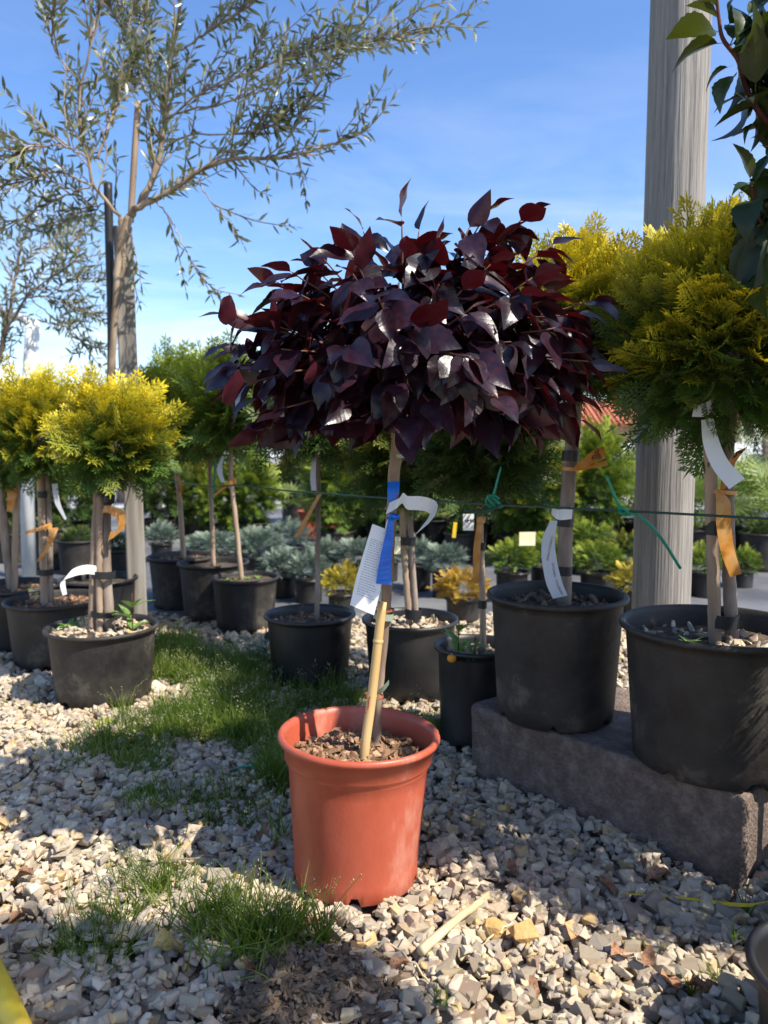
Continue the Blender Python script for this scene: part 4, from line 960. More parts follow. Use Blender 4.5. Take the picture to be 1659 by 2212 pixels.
trunk = [([ob, at(214, 1100, Yo), at(236, 850, Yo), at(250, 650, Yo), at(258, 540, Yo), at(280, 468, Yo)], [.024, .016, .014, .013, .014, .017]),
         ([at(248, 660, Yo + .02), at(262, 580, Yo + .03), at(264, 540, Yo + .02), at(262, 470, Yo)], [.011, .014, .014, .013])]
T, n = olive('olive_tree', ob, 'tall olive tree with slender silvery leaves tied to the square wooden post', limbs, .046, 5, trunk, lsz=(.036, .060))
tube_obj('stake', [Vector((ob.x - .02, Yo + .06, 0)), at(240, 830, Yo + .06), at(236, 520, Yo + .06), at(233, 395, Yo + .06)], .016, M_tape, T, 10, 20, origin=ob)
tube_obj('stake', [at(282, 480, Yo + .02), at(291, 330, Yo), at(299, 220, Yo)], .012, M_stake, T, 10, 12, origin=ob)
# grow pot of the olive hidden behind the pots
spo = dict(R=.15, Rb=.125, h=.24); add_pot(T, spo, M_black, fill=.88, seed=9, seg=48)
Yo = 4.0
limbs2 = [(o3(p, a, b), r0, r1, tw) for p, a, b, r0, r1, tw in [
 ([(-30, 900), (0, 760), (20, 680), (40, 560), (60, 480)], 0, .1, .022, .006, 1.2), ([(10, 720), (60, 640), (110, 600), (170, 560)], 0, -.2, .012, .004, 1.3), ([(30, 650), (100, 640), (160, 660), (225, 690)], 0, -.1, .009, .003, 1.5),
 ([(60, 640), (120, 690), (160, 720), (185, 745)], -.1, -.3, .007, .003, 1.4), ([(25, 600), (-30, 520), (-80, 480)], .1, .2, .009, .004, 1.3), ([(110, 600), (150, 530), (190, 500)], -.1, .1, .007, .003, 1.2), ([(20, 680), (-20, 660), (-70, 690)], 0, -.2, .009, .004, 1.4),
 ([(60, 560), (110, 520), (160, 470)], .1, .3, .008, .003, 1.4), ([(100, 640), (150, 610), (215, 610)], -.1, .1, .006, .003, 1.5)]]
ob2 = Vector((at(-40, 1000, 4.0).x, 4.0, 0))
T, n = olive('olive_tree', ob2, 'smaller bushy olive tree behind the white pipe post', limbs2, .045, 6, [([ob2, ob2 + Vector((.01, 0, .6)), at(-30, 890, 4.0)], [.032, .026, .023])], limit=150, lsz=(.038, .058), tl=(.12, .26))

# ------------------------------------------------------------------ broad-leaved evergreen at the right edge
LL = [leaf_vf(14, 2, W, .85, 1, fo, cu, .05, .05, .16) for W, fo, cu in ((.56, .35, .9), (.58, .45, 1.0), (.54, .3, .6), (.56, .5, .25), (.52, .25, 1.1))]
lb = Vector((.95, 1.12, .0)); Yl = 1.2
TL = empty('potted_evergreen', lb, 'broad-leaved evergreen with serrated leaves and red stems at the right edge', 'potted tree')
spl = dict(R=.15, Rb=.125, h=.27); add_pot(TL, dict(R=.15, Rb=.125, h=.27), M_black, fill=.86, seed=4, seg=48)
tube_obj('trunk', [Vector((0, 0, .2)), Vector((-.06, .03, .6)), Vector((-.14, .07, 1.0))], [.012, .011, .010], M_gtrunk, TL, 10, 12)
rg = np.random.default_rng(44)
def lw(x, y, d=0): return np.array(tuple(at(x, y, Yl + d) - lb))
top = np.array([-.14, .07, 1.0]); wood = []
st1 = spline([top, lw(1720, 300), lw(1652, 258), lw(1612, 190), lw(1595, 130), lw(1562, 85), lw(1553, 40), lw(1545, -40)], 30)
st2 = spline([top, lw(1740, 560, .02), lw(1700, 520), lw(1650, 490), lw(1630, 440), lw(1622, 395)], 20)
st3 = spline([top, lw(1720, 640), lw(1690, 610), lw(1668, 560)], 14)
st4 = spline([top, lw(1760, 200), lw(1700, 90, .05), lw(1670, -30, .05)], 16)
for P, a, b_ in ((st1, .0052, .0022), (st2, .0042, .0016), (st3, .0042, .002), (st4, .005, .002)): wood.append(tube(P, np.linspace(a, b_, len(P)), 8))
its = []
def lf(b0, tip, t, roll=0.0, d0=0, d1=0, face=None):
    p = lw(*b0, d0); e = lw(*tip, d1); d = e - p; n = np.array([0.15, -.35, .9]) if face is None else np.array(face, float)
    s = np.linalg.norm(d); Bm = basis(d, n); c, s_ = math.cos(roll), math.sin(roll)
    Bm = Bm @ np.array([[c, 0, s_], [0, 1, 0], [-s_, 0, c]]); its.append((t, Bm, s * 1.02, p))
for a in [((1572, 92), (1443, 104), 0, .3, 0, .03), ((1556, 70), (1478, 45), 2, .5, .02, .1), ((1552, 20), (1520, -18), 1, .2), ((1585, 140), (1508, 172), 0, .2, 0, .02), ((1600, 158), (1530, 196), 1, .3, 0, -.02),
          ((1622, 205), (1545, 216), 2, .2), ((1640, 225), (1552, 258), 3, .5), ((1655, 262), (1590, 278), 1, .4), ((1668, 270), (1592, 284), 3, -.3, .02, .05), ((1570, 60), (1605, 5), 2, .6, 0, .02),
          ((1560, 45), (1500, 8), 3, .4, 0, .03), ((1604, 120), (1580, 68), 4, 1.2, -.02, -.05), ((1600, 130), (1622, 48), 3, 1.0, 0, .02), ((1612, 180), (1598, 118), 3, 1.2), ((1632, 200), (1632, 70), 3, 1.1, -.03, -.06),
          ((1622, 190), (1655, 100), 2, -.9, 0, .02), ((1648, 240), (1640, 150), 3, .9, .03, .05), ((1640, 195), (1659, 20), 3, .8, -.02, .0), ((1660, 200), (1690, 60), 2, .3), ((1650, 235), (1680, 170), 3, -.5),
          ((1622, 400), (1612, 310), 2, .9), ((1628, 402), (1656, 318), 2, -.9), ((1632, 390), (1685, 350), 0, .3), ((1632, 405), (1590, 375), 4, .1, 0, -.02), ((1640, 440), (1598, 400), 3, .8, 0, .02), ((1642, 452), (1600, 440), 4, .2), ((1640, 440), (1650, 478), 4, .5),
          ((1665, 470), (1628, 520), 1, .9, 0, -.03), ((1668, 520), (1590, 650), 0, .8, 0, -.03), ((1672, 490), (1650, 545), 3, .7), ((1668, 430), (1690, 480), 2, .2), ((1655, 300), (1625, 290), 2, .4), ((1680, 330), (1650, 305), 2, 0),
          ((1590, 100), (1648, 60), 2, -.4, .02, .06), ((1610, 40), (1659, -20), 2, .2), ((1600, -10), (1560, 10), 1, .3), ((1655, 130), (1625, 105), 3, .3), ((1670, 160), (1640, 230), 2, .4, .02, .02), ((1660, 90), (1650, 150), 3, .8, .03, .04), ((1675, 250), (1655, 180), 2, .7), ((1690, 300), (1640, 330), 1, .5), ((1700, 60), (1640, 30), 3, .4), ((1690, 120), (1655, 60), 2, .8), ((1700, 420), (1655, 460), 1, .5), ((1710, 200), (1662, 240), 3, .6)]:
    lf(*a)
for k in range(420):                                  # the rest of its crown, past the picture's edge
    th = rg.uniform(0, 6.283); u = rg.uniform(-.8, 1); rr = .30 * rg.uniform(.35, 1) ** .5
    p = np.array([-.03 + rr * math.sqrt(1 - u * u) * math.cos(th), .0 + rr * math.sqrt(1 - u * u) * math.sin(th), 1.30 + .34 * u * rg.uniform(.5, 1)])
    if (p[0] + lb.x) < .515 * (p[1] + lb.y) + .03: continue
    d = unit(p - np.array([-.12, .08, 1.2]) + np.array([0, 0, -.1]) + rg.normal(0, .1, 3)); its.append((int(rg.integers(5)), basis(d, unit([0, 0, 1.0] + rg.normal(0, .4, 3))), rg.uniform(.07, .10), p))
for k in range(26):
    th = rg.uniform(0, 6.283); e = np.array([-.12 + .2 * math.cos(th), .09 + .2 * math.sin(th), 1.2 + rg.uniform(-.1, .35)])
    if (e[0] + lb.x) < .53 * (e[1] + lb.y) + .03: continue
    wood.append(tube(spline([top, (top + e) / 2 + [0, 0, .05], e], 8), np.linspace(.005, .002, 8), 5))
CL = link('crown', mesh_np('crown', *join(wood), smooth=True), M_redstem, TL)
for k in range(90):
    P = (st1, st4, st1, st2)[k % 4]; q = P[int(len(P) * rg.uniform(.25, .9))]; a = rg.uniform(0, 6.283)
    d = unit([.55 * math.cos(a) + .35, .45 * math.sin(a * 1.7), .6 * math.sin(a)]); e = q + d * .08
    if (q[0] + lb.x) / (q[1] + lb.y) < .425 or (e[0] + lb.x) / (e[1] + lb.y) < .447: continue
    its.append((int(rg.integers(5)), basis(d, unit([.1, -.4, .7] + rg.normal(0, .4, 3))), rg.uniform(.075, .105), q))
leaf_things(CL, its, LL, M_laurel, 300)

# ------------------------------------------------------------------ unseen potted conifers added right of the frame to cast shade on the foreground
def shade_conifer(loc, label, pr, hh, cr, crz=None):
    T = empty('potted_conifer', loc, label, 'potted conifer', 'conifer standards in black pots')
    add_pot(T, dict(R=pr, Rb=pr * .85, h=.21), M_black, fill=.86, seed=int(loc[0] * 100), seg=48)
    tube_obj('trunk', [Vector((0, 0, .15)), Vector((.01, 0, hh * .6)), Vector((0, 0, hh))], .011, M_gtrunk, T, 8, 10)
    o = tag(link('crown', crown_mesh('crown', cr, crz or cr * .95, 420, int(loc[1] * 1000), GOLD, SPR_MD, (.06, .10), 40), M_conifer, T), kind='stuff'); o.location = (0, 0, hh)
    return T
shade_conifer(Vector((.84, .31, 0)), 'unseen tall golden conifer standard added outside the right edge for its shade, farther from the path', .13, 1.42, .19)
shade_conifer(Vector((.53, .33, 0)), 'unseen tall golden conifer standard added outside the right edge for its shade, nearest the photographer', .13, 1.42, .19)
shade_conifer(Vector((.73, 1.04, 0)), 'unseen slim low golden conifer added outside the right edge for its shade, beside the stone block', .085, .50, .085, .27)
# ------------------------------------------------------------------ grass, tufts, litter
def blade_template(nseg=4, w=.02, bend=.5):
    V, F = [], []
    for i in range(nseg + 1):
        t = i / nseg; ww = w * (1 - t ** 1.6) * .5 + .0006; y = bend * t * t; z = t * (1 - .25 * bend * t); V += [(-ww, y, z), (ww, y, z)]
    for i in range(nseg): F.append((2 * i, 2 * i + 1, 2 * i + 3, 2 * i + 2))
    return np.array(V), np.array(F)
BT = [blade_template(4, .035, b) for b in (.15, .45, .85)]
SEEDT = (np.array([(-.5, 0, 0), (0, .35, .4), (.5, 0, 0), (0, -.35, .4), (0, 0, 1), (0, 0, -.3)]) , np.array([(0, 1, 4), (1, 2, 4), (2, 3, 4), (3, 0, 4), (1, 0, 5), (2, 1, 5), (3, 2, 5), (0, 3, 5)]))
def blades(pos, hs, seed, spread=.35, wide=1.0):
    rg = np.random.default_rng(seed); parts = []
    idx = rg.integers(0, 3, len(pos))
    for t in range(3):
        sel = np.nonzero(idx == t)[0]
        if len(sel) == 0: continue
        Ms = []
        for q in sel:
            h = hs[q]; m = rot_m(rg.uniform(0, 6.283), rg.normal(0, spread), rg.normal(0, spread)); Ms.append(m @ np.diag([wide * .085, h, h]))
        parts.append(scatter(BT[t][0] * (1, 1, 1), BT[t][1], np.array(Ms), [pos[q] for q in sel]))
    return join(parts)
def tuft(px, py, n, h, rad, label, seed, spread=.45, seeds=6, group=None):
    g = ground(px, py); g.z = surf(g.x, g.y) - .006; rg = np.random.default_rng(seed)
    T = empty('grass_tuft', g, label, 'grass', group)
    pos = [np.array([rg.normal(0, rad * .45), rg.normal(0, rad * .45), 0]) for _ in range(n)]; hs = h * rg.uniform(.45, 1.15, n)
    V, F = blades(pos, hs, seed, spread, 1.0 + 0 * h); tag(link('blades', mesh_np('blades', V, F), M_grass, T), kind='stuff')
    st, sd = [], []
    for k in range(seeds):
        a = rg.uniform(0, 6.283); e = np.array([math.cos(a) * h * rg.uniform(.4, 1.1), math.sin(a) * h * .7, h * rg.uniform(.7, 1.35)]); P = spline([np.zeros(3), e * (.35, .35, .6), e], 8); st.append(tube(P, .00055, 4))
        for q in range(9):
            f = .68 + .32 * q / 9; i = min(6, int(f * 7)); sd.append((P[i] + (P[i + 1] - P[i]) * (f * 7 - i) + rg.normal(0, .0028, 3), rg.uniform(.0016, .003)))
    if st:
        s = tag(link('stalks', mesh_np('stalks', *join(st)), M_grass, T), kind='stuff')
        V, F = scatter(SEEDT[0], SEEDT[1], np.array([rot_m(rg.uniform(0, 6), rg.normal(0, .6), rg.normal(0, .6)) @ np.diag([q[1] * .6, q[1] * .6, q[1] * 1.4]) for q in sd]), [q[0] for q in sd]); tag(link('seed_heads', mesh_np('seed_heads', V, F), M_seed, s), kind='stuff')
    return T
tuft(205, 2050, 560, .08, .075, 'dense round grass tuft beside the yellow leaf on shaded gravel', 1, .55, 8)
tuft(330, 1925, 520, .08, .08, 'broad grass tuft with many seed heads on the gravel', 2, .5, 14)
tuft(480, 2010, 300, .075, .080, 'sparse grass tuft between the seed-head tuft and the bark heap', 3, .5, 12)
tuft(560, 2075, 330, .085, .062, 'coarse grass tuft growing at the edge of the bark heap', 4, .45, 10)
tuft(618, 2030, 110, .075, .045, 'thin upright grass tuft just before the red pot', 5, .35, 10)
tuft(700, 2060, 60, .085, .020, 'small leaning grass tuft on the sunny side of the bark heap', 6, .35, 2)
tuft(420, 1740, 110, .06, .05, 'short grass tuft in the sunlit gap left of the red pot', 7, .5, 3)
tuft(330, 1745, 150, .05, .06, 'low grass tuft in shade behind the sunlit gap', 8, .5, 2)
tuft(590, 1700, 90, .11, .03, 'tall grass blades beside the red pot wall', 9, .3, 8)
tuft(230, 1625, 420, .075, .11, 'wide grass tuft in front of the gravel-topped conifer pot', 10, .5, 12)
tuft(265, 1545, 40, .10, .03, 'few long grass blades at the foot of the gravel-topped pot', 11, .3, 4)
tuft(600, 1830, 26, .09, .03, 'few weed blades in the shade of the red pot', 12, .5, 2)
for k, (x, y) in enumerate(((1590, 2060), (1430, 2080), (1610, 1990), (960, 2195), (1500, 2150), (1560, 2120), (150, 1690), (60, 1540), (20, 1520))):
    tuft(x, y, 14, .045, .012, 'tiny sprig of grass between the gravel stones', 40 + k, .4, 0, 'tiny grass sprigs in the gravel')
# the grass patch behind the red pot
rg = np.random.default_rng(77); pos, hs = [], []
def patch(poly_n, x0, x1, y0, y1, h, dens=None):
    for _ in range(poly_n):
        x, y = rg.uniform(x0, x1), rg.uniform(y0, y1); g = ground(x, y)
        v = noise.noise((g.x * 4, g.y * 4, 1.7))
        if v < -.25: continue
        if any((g.x - a) ** 2 + (g.y - b) ** 2 < (r * 1.04) ** 2 for a, b, r in pot_circles) or in_block(g.x, g.y): continue
        pos.append(np.array([g.x, g.y, surf(g.x, g.y) - .008])); hs.append(h * rg.uniform(.4, 1.2) * (.7 + .5 * (v + .4)))
patch(7500, 330, 580, 1425, 1610, .085); patch(4500, 480, 780, 1500, 1640, .085); patch(1800, 300, 420, 1380, 1480, .10); patch(1500, 250, 420, 1560, 1680, .06); patch(1600, 820, 960, 1530, 1600, .09); patch(700, 330, 520, 1395, 1450, .05)
patch(900, 400, 620, 1680, 1790, .035); patch(500, 560, 620, 1640, 1720, .06)
V, F = blades(pos, hs, 5, .45)
tag(link('grass', mesh_np('grass', V, F), M_grass), 'grass patch growing between the pots behind the red pot', 'grass', kind='stuff')
sd = []
for q in rg.choice(len(pos), 420): 
    p = pos[q]; h = hs[q] * 1.25
    for k in range(6): sd.append((p + np.array([rg.normal(0, .006), rg.normal(0, .006), h + rg.normal(0, .008)]), rg.uniform(.0018, .0036)))
V, F = scatter(SEEDT[0], SEEDT[1], np.array([rot_m(rg.uniform(0, 6), rg.normal(0, .6), rg.normal(0, .6)) @ np.diag([q[1] * .7, q[1] * .7, q[1] * 1.3]) for q in sd]), [q[0] for q in sd])
tag(link('seed_heads', mesh_np('seed_heads', V, F), M_seed, bpy.data.objects['grass']), kind='stuff')
# dark broad weed at the pot behind
g = ground(575, 1440); weed(g, 12, .09, .9, 'dark leafy weed growing against the thin-stemmed conifer pot', 50, tiers=3, leafmat=M_laurel)
g = ground(345, 1420); 
tuft(345, 1420, 120, .14, .07, 'tall bright grass clump right of the gravel-topped pot', 60, .4, 0)
# moss cushions
def moss(px, py, r, seed, label):
    rgm = np.random.default_rng(seed); V, F = chip_mesh(90, r, lambda x, y: .006 * (1 - (x * x + y * y) / r / r), .002, .0045, seed, .9, 1.0); g = ground(px, py); o = link('moss', mesh_np('moss', V, F), M_moss, None, Vector((g.x, g.y, surf(g.x, g.y) - .004))); tag(o, label, 'moss')
moss(500, 1720, .05, 1, 'yellow-green moss cushion in the sunlit gap left of the red pot'); moss(225, 1570, .035, 2, 'yellow moss cushion at the foot of the gravel-topped pot')

# heap of bark chips at the bottom
g = ground(668, 2150)
def hz(x, y): q = math.hypot(x / .105, y / .085); return max(0, .030 * (1 - q * q)) + .006 * noise.noise((x * 40, y * 40, 0))
H = empty('bark_heap', Vector((g.x, g.y, .010)), 'heap of dark rotted bark chips spilled on the gravel', 'bark heap')
me = soil_disc(1.0, lambda x, y: hz(x * .115, y * .1), 12, 40); me.transform(Matrix.Diagonal((.115, .1, 1, 1))); link('soil', me, M_soil, H)
rg = np.random.default_rng(9); parts = []
for t in range(6):
    Ms, Ps = [], []
    for _ in range(260):
        a = rg.uniform(0, 6.283); r = math.sqrt(rg.random()) * 1.05; x, y = r * .118 * math.cos(a), r * .1 * math.sin(a); s = rg.uniform(.0025, .0085)
        Ms.append(rot_m(rg.uniform(0, 6.28), rg.normal(0, .5), rg.normal(0, .5)) @ np.diag([s * rg.uniform(.8, 1.9), s * .8, s * .35])); Ps.append((x, y, hz(x, y) + rg.uniform(-.001, .005)))
    parts.append(scatter(ST[t][0], ST[t][1], np.array(Ms), Ps))
V, F = join(parts); tag(link('chips', mesh_np('chips', V, F), M_darkbark, H), kind='stuff')
for k, (x, y, rz) in enumerate(((-.035, .015, .4), (.05, -.035, 1.2), (.075, -.05, .1))):
    V, F = ST[k]; o = link('wood_flake', mesh_np('wood_flake', V * (.019, .009, .0035), F), M_darkbark, H); o.location = (x, y, hz(x, y) + .006); o.rotation_euler = (.2, .1, rz)
# dead leaves
DL = [leaf_vf(8, 2, .5, .8, 1, .8, .9, .5), leaf_vf(8, 2, .42, .8, 1, 1.1, .3, .4), leaf_vf(8, 2, .6, .75, 1, .5, -.8, .6)]
dl_me = [mesh_np('dead_leaf', v, f, smooth=True) for v, f in DL]
for m in dl_me: m.materials.append(M_dead)
def dead(px, py, s, rz, k, label, group=None, tl=(.0, .0), m=None):
    g = ground(px, py, .018); me = dl_me[k]
    if m: me = me.copy(); me.materials.clear(); me.materials.append(m)
    o = bpy.data.objects.new('dead_leaf', me); COL.objects.link(o); o.location = (g.x, g.y, max(surf(g.x, g.y), .006) + .005); o.rotation_euler = (tl[0], tl[1], rz); o.scale = (s, s, s); tag(o, label, 'dead leaf', group)
dead(320, 2062, .075, -1.3, 0, 'large curled yellowish dead leaf beside the dense grass tuft', m=mat('yellow dead leaf', [(.30, .22, .06), (.45, .34, .12), (.34, .19, .07)], 14, 3, .5, island=.1))
dead(428, 1999, .050, -1.6, 2, 'pale folded dead leaf above the yellowish one', m=mat('pale dead leaf', [(.52, .42, .24), (.62, .53, .34)], 14, 3, .6))
dead(62, 1965, .062, 2.4, 1, 'dark red-brown dead leaf on shaded gravel near the left edge')
dead(78, 1898, .065, 1.4, 0, 'curled brown dead leaf lying above the red-brown one')
dead(345, 1812, .045, 1.0, 1, 'brown dead leaf on gravel behind the seed-head tuft')
dead(555, 1808, .045, -.5, 2, 'small brown dead leaf in shade left of the red pot')
dead(1455, 2215 - 310, .060, 1.5, 0, 'brown dead leaf in the block shadow', tl=(.2, 0)); dead(1330, 1935, .055, .4, 1, 'reddish dead leaf standing in the block shadow', tl=(.3, .2))
dead(1275, 2025, .050, 1.1, 2, 'orange-brown dead leaf at the edge of the block shadow', m=mat('orange dead leaf', [(.50, .22, .08), (.60, .32, .14)], 14, 3, .6))
dead(1315, 2078, .060, -1.2, 0, 'grey-brown crumpled dead leaf among the sunny stones'); dead(1510, 2135, .055, -1.5, 1, 'rust-red dead leaf in the pile near the right corner', 'rust-red leaves near the right corner'); dead(1530, 2150, .05, .6, 0, 'rust-red dead leaf in the pile near the right corner', 'rust-red leaves near the right corner'); dead(1480, 2120, .05, 1.9, 2, 'rust-red dead leaf in the pile near the right corner', 'rust-red leaves near the right corner')
dead(890, 2090, .05, 1.7, 0, 'flat tan dead leaf at the end of the dry cane'); dead(1160, 2150, .04, .3, 2, 'small curled dead leaf on the sunny stones below the cane'); dead(700, 1985, .035, 2.0, 1, 'tan dead leaf before the red pot notch')
for k, (x, y) in enumerate(((500, 1955), (640, 1960), (735, 1985), (430, 1830), (820, 2060), (1110, 1890), (1220, 1850), (1390, 1860), (310, 1700), (120, 1700), (250, 1720), (560, 2110), (460, 2100), (330, 2130), (1390, 2105), (1050, 2130))):
    dead(x, y, .022 + .012 * (k % 3) / 2, k * 1.3, k % 3, 'small scrap of brown leaf lying on the gravel', 'scraps of brown leaf on the gravel', ((k % 3 - 1) * .2, .1))
# dry cane lying in front, twigs, orange stones
def lying(px0, py0, px1, py1, z0=.026, z1=.026, mids=0): a, b = ground(px0, py0, z0), ground(px1, py1, z1); return [a, (a + b) / 2 + Vector((.002, .003, .002)), b]
o = tube_obj('dry_cane', lying(908, 2055, 1040, 1945, .026, .030), [.0075, .0062, .0058], M_straw, None, 12, 18, .0004); tag(o, 'short dry bamboo cane lying on the sunny gravel', 'cane')
for k, (a, b_, c, d, lb_) in enumerate(((838, 2035, 930, 2125, 'thin dry twig lying below the dry cane'), (1240, 1930, 1640, 1965, 'yellow plastic strip'), (1640, 2130, 1690, 2210, 'grey split twig near the right corner pot'), (300, 1870, 470, 1850, 'thin grey twig on the shaded gravel'), (1110, 1990, 1020, 2060, 'thin straw stalk beside the dry cane'))):
    if k == 1: continue
    o = tube_obj('twig', lying(a, b_, c, d, .022, .02), .0016 if k != 2 else .004, M_straw if k in (0, 4) else M_gtrunk, None, 6, 12, .0012); tag(o, lb_, 'twig')
o, _ = strip_obj('plastic_strip', [ground(1345, 1930, .02), ground(1460, 1938, .024), ground(1600, 1955, .03), ground(1660, 1948, .03)], [.0025, .0035, .008, .003], [(.3, 1, .3)] * 4, M_yellow, None, n=16); tag(o, 'thin yellow plastic strip under the stone block edge', 'strip')
M_ostone = mat('orange limestone', [(.42, .24, .08), (.54, .35, .14)], 40, 7, .85, .8, 150, bevel=.003)
for k, (x, y, s, lb_) in enumerate(((1124, 2012, .025, 'orange-brown angular stone, larger of two by the dry cane'), (1070, 2005, .020, 'orange-tan angular stone, smaller of two by the dry cane'))):
    V, F = ST[3 + k]; g = ground(x, y, .024); o = link('orange_stone', mesh_np('orange_stone', V * (s * .95, s * .75, s * .72), F), M_ostone, None, g); o.rotation_euler = (.2, .3, k); tag(o, lb_, 'stone')
# bits of green plastic tie on the ground
for k, (pts) in enumerate((((1 * 505, 1660), (540, 1655), (580, 1662)), ((560, 1650), (585, 1662), (572, 1690)))):
    o = tube_obj('plastic_tie', [ground(x, y, .03) for x, y in pts], .0022, M_green, None, 6, 10); tag(o, 'torn green plastic tie lying in the grass', 'tie', 'green ties in the grass')
# yellow pipe in the corner and dark pot at the right corner
a, b_ = ground(-118, 1900, .035), ground(84, 2330, .035)
o = tube_obj('yellow_pipe', [a, (a + b_) / 2 + Vector((.004, 0, 0)), b_], .0165, M_yellow, None, 24, 16); tag(o, 'scuffed yellow plastic pipe lying across the lower left corner', 'pipe')
c = at(1637, 2100, .84)
PR = empty('plant_pot', Vector((c.x + .112, .84, .004)), 'empty dark grey pot with a lit rim at the lower right edge', 'pot')
add_pot(PR, dict(R=.115, Rb=.09, h=c.z - .004), M_black, fill=.6, seed=2, seg=64)

# ------------------------------------------------------------------ background nursery stock
def pot_at(T, Rr, h, m, seg=40, ribs=0): add_pot(T, dict(R=Rr, Rb=Rr * .8, h=h), m, None, ribs, 0, .88, None, 3, seg)
MOUND = {}
def mound_mesh(kind, v):
    if (kind, v) not in MOUND:
        pal = dict(blue=BLUE, gold=YELLOW, ochre=OCHRE, lime=LIME, green=GREEN, mix=GOLDG)[kind]
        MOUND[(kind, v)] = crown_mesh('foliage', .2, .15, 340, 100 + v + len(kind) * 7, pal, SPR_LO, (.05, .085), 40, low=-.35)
    return MOUND[(kind, v)]
def mound(px, base_y, top_y, wpx, kind, label, group, v=0, pot=True, potm=None, hpot=.16):
    g = ground(px, base_y); Y = g.y; T = empty('potted_shrub', g, label, 'potted shrub', group); Wm = psize(wpx, Y); top = at(px, top_y, Y).z
    hp = min(hpot, top * .5); pot_at(T, max(.07, Wm * .33), hp, potm or M_black)
    o = tag(link('foliage', mound_mesh(kind, v), M_conifer, T), kind='stuff'); hz_ = (top - hp) / 2
    o.location = (0, 0, hp + hz_ * .85); o.scale = (Wm / .42, Wm / .42, max(.5, hz_ * 1.1 / .15)); o.rotation_euler.z = px * .37
    return T
JB = 'blue-grey junipers in pots'
for k, (x, by, ty, wd) in enumerate(((668, 1302, 1195, 105), (560, 1262, 1140, 130), (620, 1232, 1125, 115), (470, 1240, 1150, 130), (530, 1212, 1150, 100), (430, 1225, 1165, 90), (350, 1215, 1130, 80), (775, 1262, 1165, 110), (700, 1250, 1170, 100), (610, 1290, 1190, 110), (905, 1275, 1165, 95), (962, 1290, 1172, 105), (835, 1255, 1165, 90))):
    mound(x, by, ty, wd, 'blue', {668: 'small-potted blue-grey juniper right behind the thin-stemmed conifer pot', 962: 'round blue-grey juniper between the double stems and the narrow pot conifer', 905: 'blue-grey juniper half hidden by the double stems', 350: 'pale blue-grey juniper beside the square wooden post'}.get(x) or 'silvery blue-grey juniper mound in a pot behind the purple tree' if 590 < x or x == 350 else 'silvery blue-grey juniper mound in a pot near the lime conifers', JB if x > 590 else 'blue-grey junipers near the lime conifers', k % 2)
mound(738, 1330, 1228, 100, 'gold', 'bright yellow shrub mound between the thin dark stem and the white tag', None)
mound(1000, 1340, 1235, 130, 'ochre', 'golden-orange shrub mound beside the narrow pot conifer', None)
GG = 'green-gold shrubs behind the stone block'
for k, (x, by, ty, wd) in enumerate(((1105, 1300, 1165, 120), (1180, 1290, 1150, 120), (1290, 1300, 1170, 130), (1350, 1285, 1150, 120), (1270, 1240, 1125, 140), (1370, 1330, 1215, 110), (1520, 1290, 1180, 100), (1450, 1270, 1160, 110), (1600, 1270, 1190, 90))):
    mound(x, by, ty, wd, ('lime', 'gold', 'lime', 'mix')[k % 4] if k != 1 else 'lime', {1105: 'green-gold shrub mound beside the cream card', 1520: 'green-gold shrub mound between the round pole and the double stems', 1600: 'green-gold shrub mound behind the long swirl-printed ribbon'}.get(x, 'spreading green-gold shrub mound in a pot behind the stone block'), GG, k % 2)
# globe conifers
def globe(px, base_y, top_y, wpx, rim_y, pal, label, seed, tmpl=SPR_LO, group=None):
    g = ground(px, base_y); Y = g.y; T = empty('potted_conifer', g, label, 'potted conifer', group); rim = at(px, rim_y, Y).z; top = at(px, top_y, Y).z; Wm = psize(wpx, Y) / 2
    pot_at(T, Wm * .8, rim, M_dusty); h = (top - rim) / 2
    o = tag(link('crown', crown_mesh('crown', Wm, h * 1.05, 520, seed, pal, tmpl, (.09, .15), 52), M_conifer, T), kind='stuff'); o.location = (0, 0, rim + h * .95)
globe(545, 1165, 985, 95, 1128, LIME, 'dense egg-shaped green conifer behind the slanting stem', 61); globe(478, 1165, 1010, 85, 1132, LIME, 'second egg-shaped green conifer between the lime stems', 62)
globe(350, 1165, 985, 110, 1120, GREEN, 'dark leafy shrub behind the square post', 63); globe(425, 1160, 1000, 90, 1125, GOLDG, 'reddish green shrub behind the rearmost lime stem', 64)
for k, (x, by, ty, wd, pal) in enumerate(((760, 1150, 905, 120, GOLDG), (930, 1150, 900, 120, LIME), (1130, 1190, 880, 150, GOLDG), (1010, 1150, 890, 120, GREEN), (1190, 1170, 900, 120, LIME), (640, 1130, 985, 90, GOLDG), (40, 1175, 1000, 140, LIME), (160, 1190, 1010, 150, GREEN), (725, 1205, 935, 115, LIME), (835, 1200, 945, 115, GOLDG), (1165, 1225, 905, 120, GOLD), (1285, 1205, 915, 120, LIME), (1120, 1215, 930, 110, LIME))):
    globe(x, by, ty, wd, by - 60, pal, 'yellow-green conifer bush in the row ' + ('behind the purple tree and its neighbours' if x > 600 else 'behind the left golden conifers'), 70 + k, SPR_LO, 'conifer bushes behind the standards')
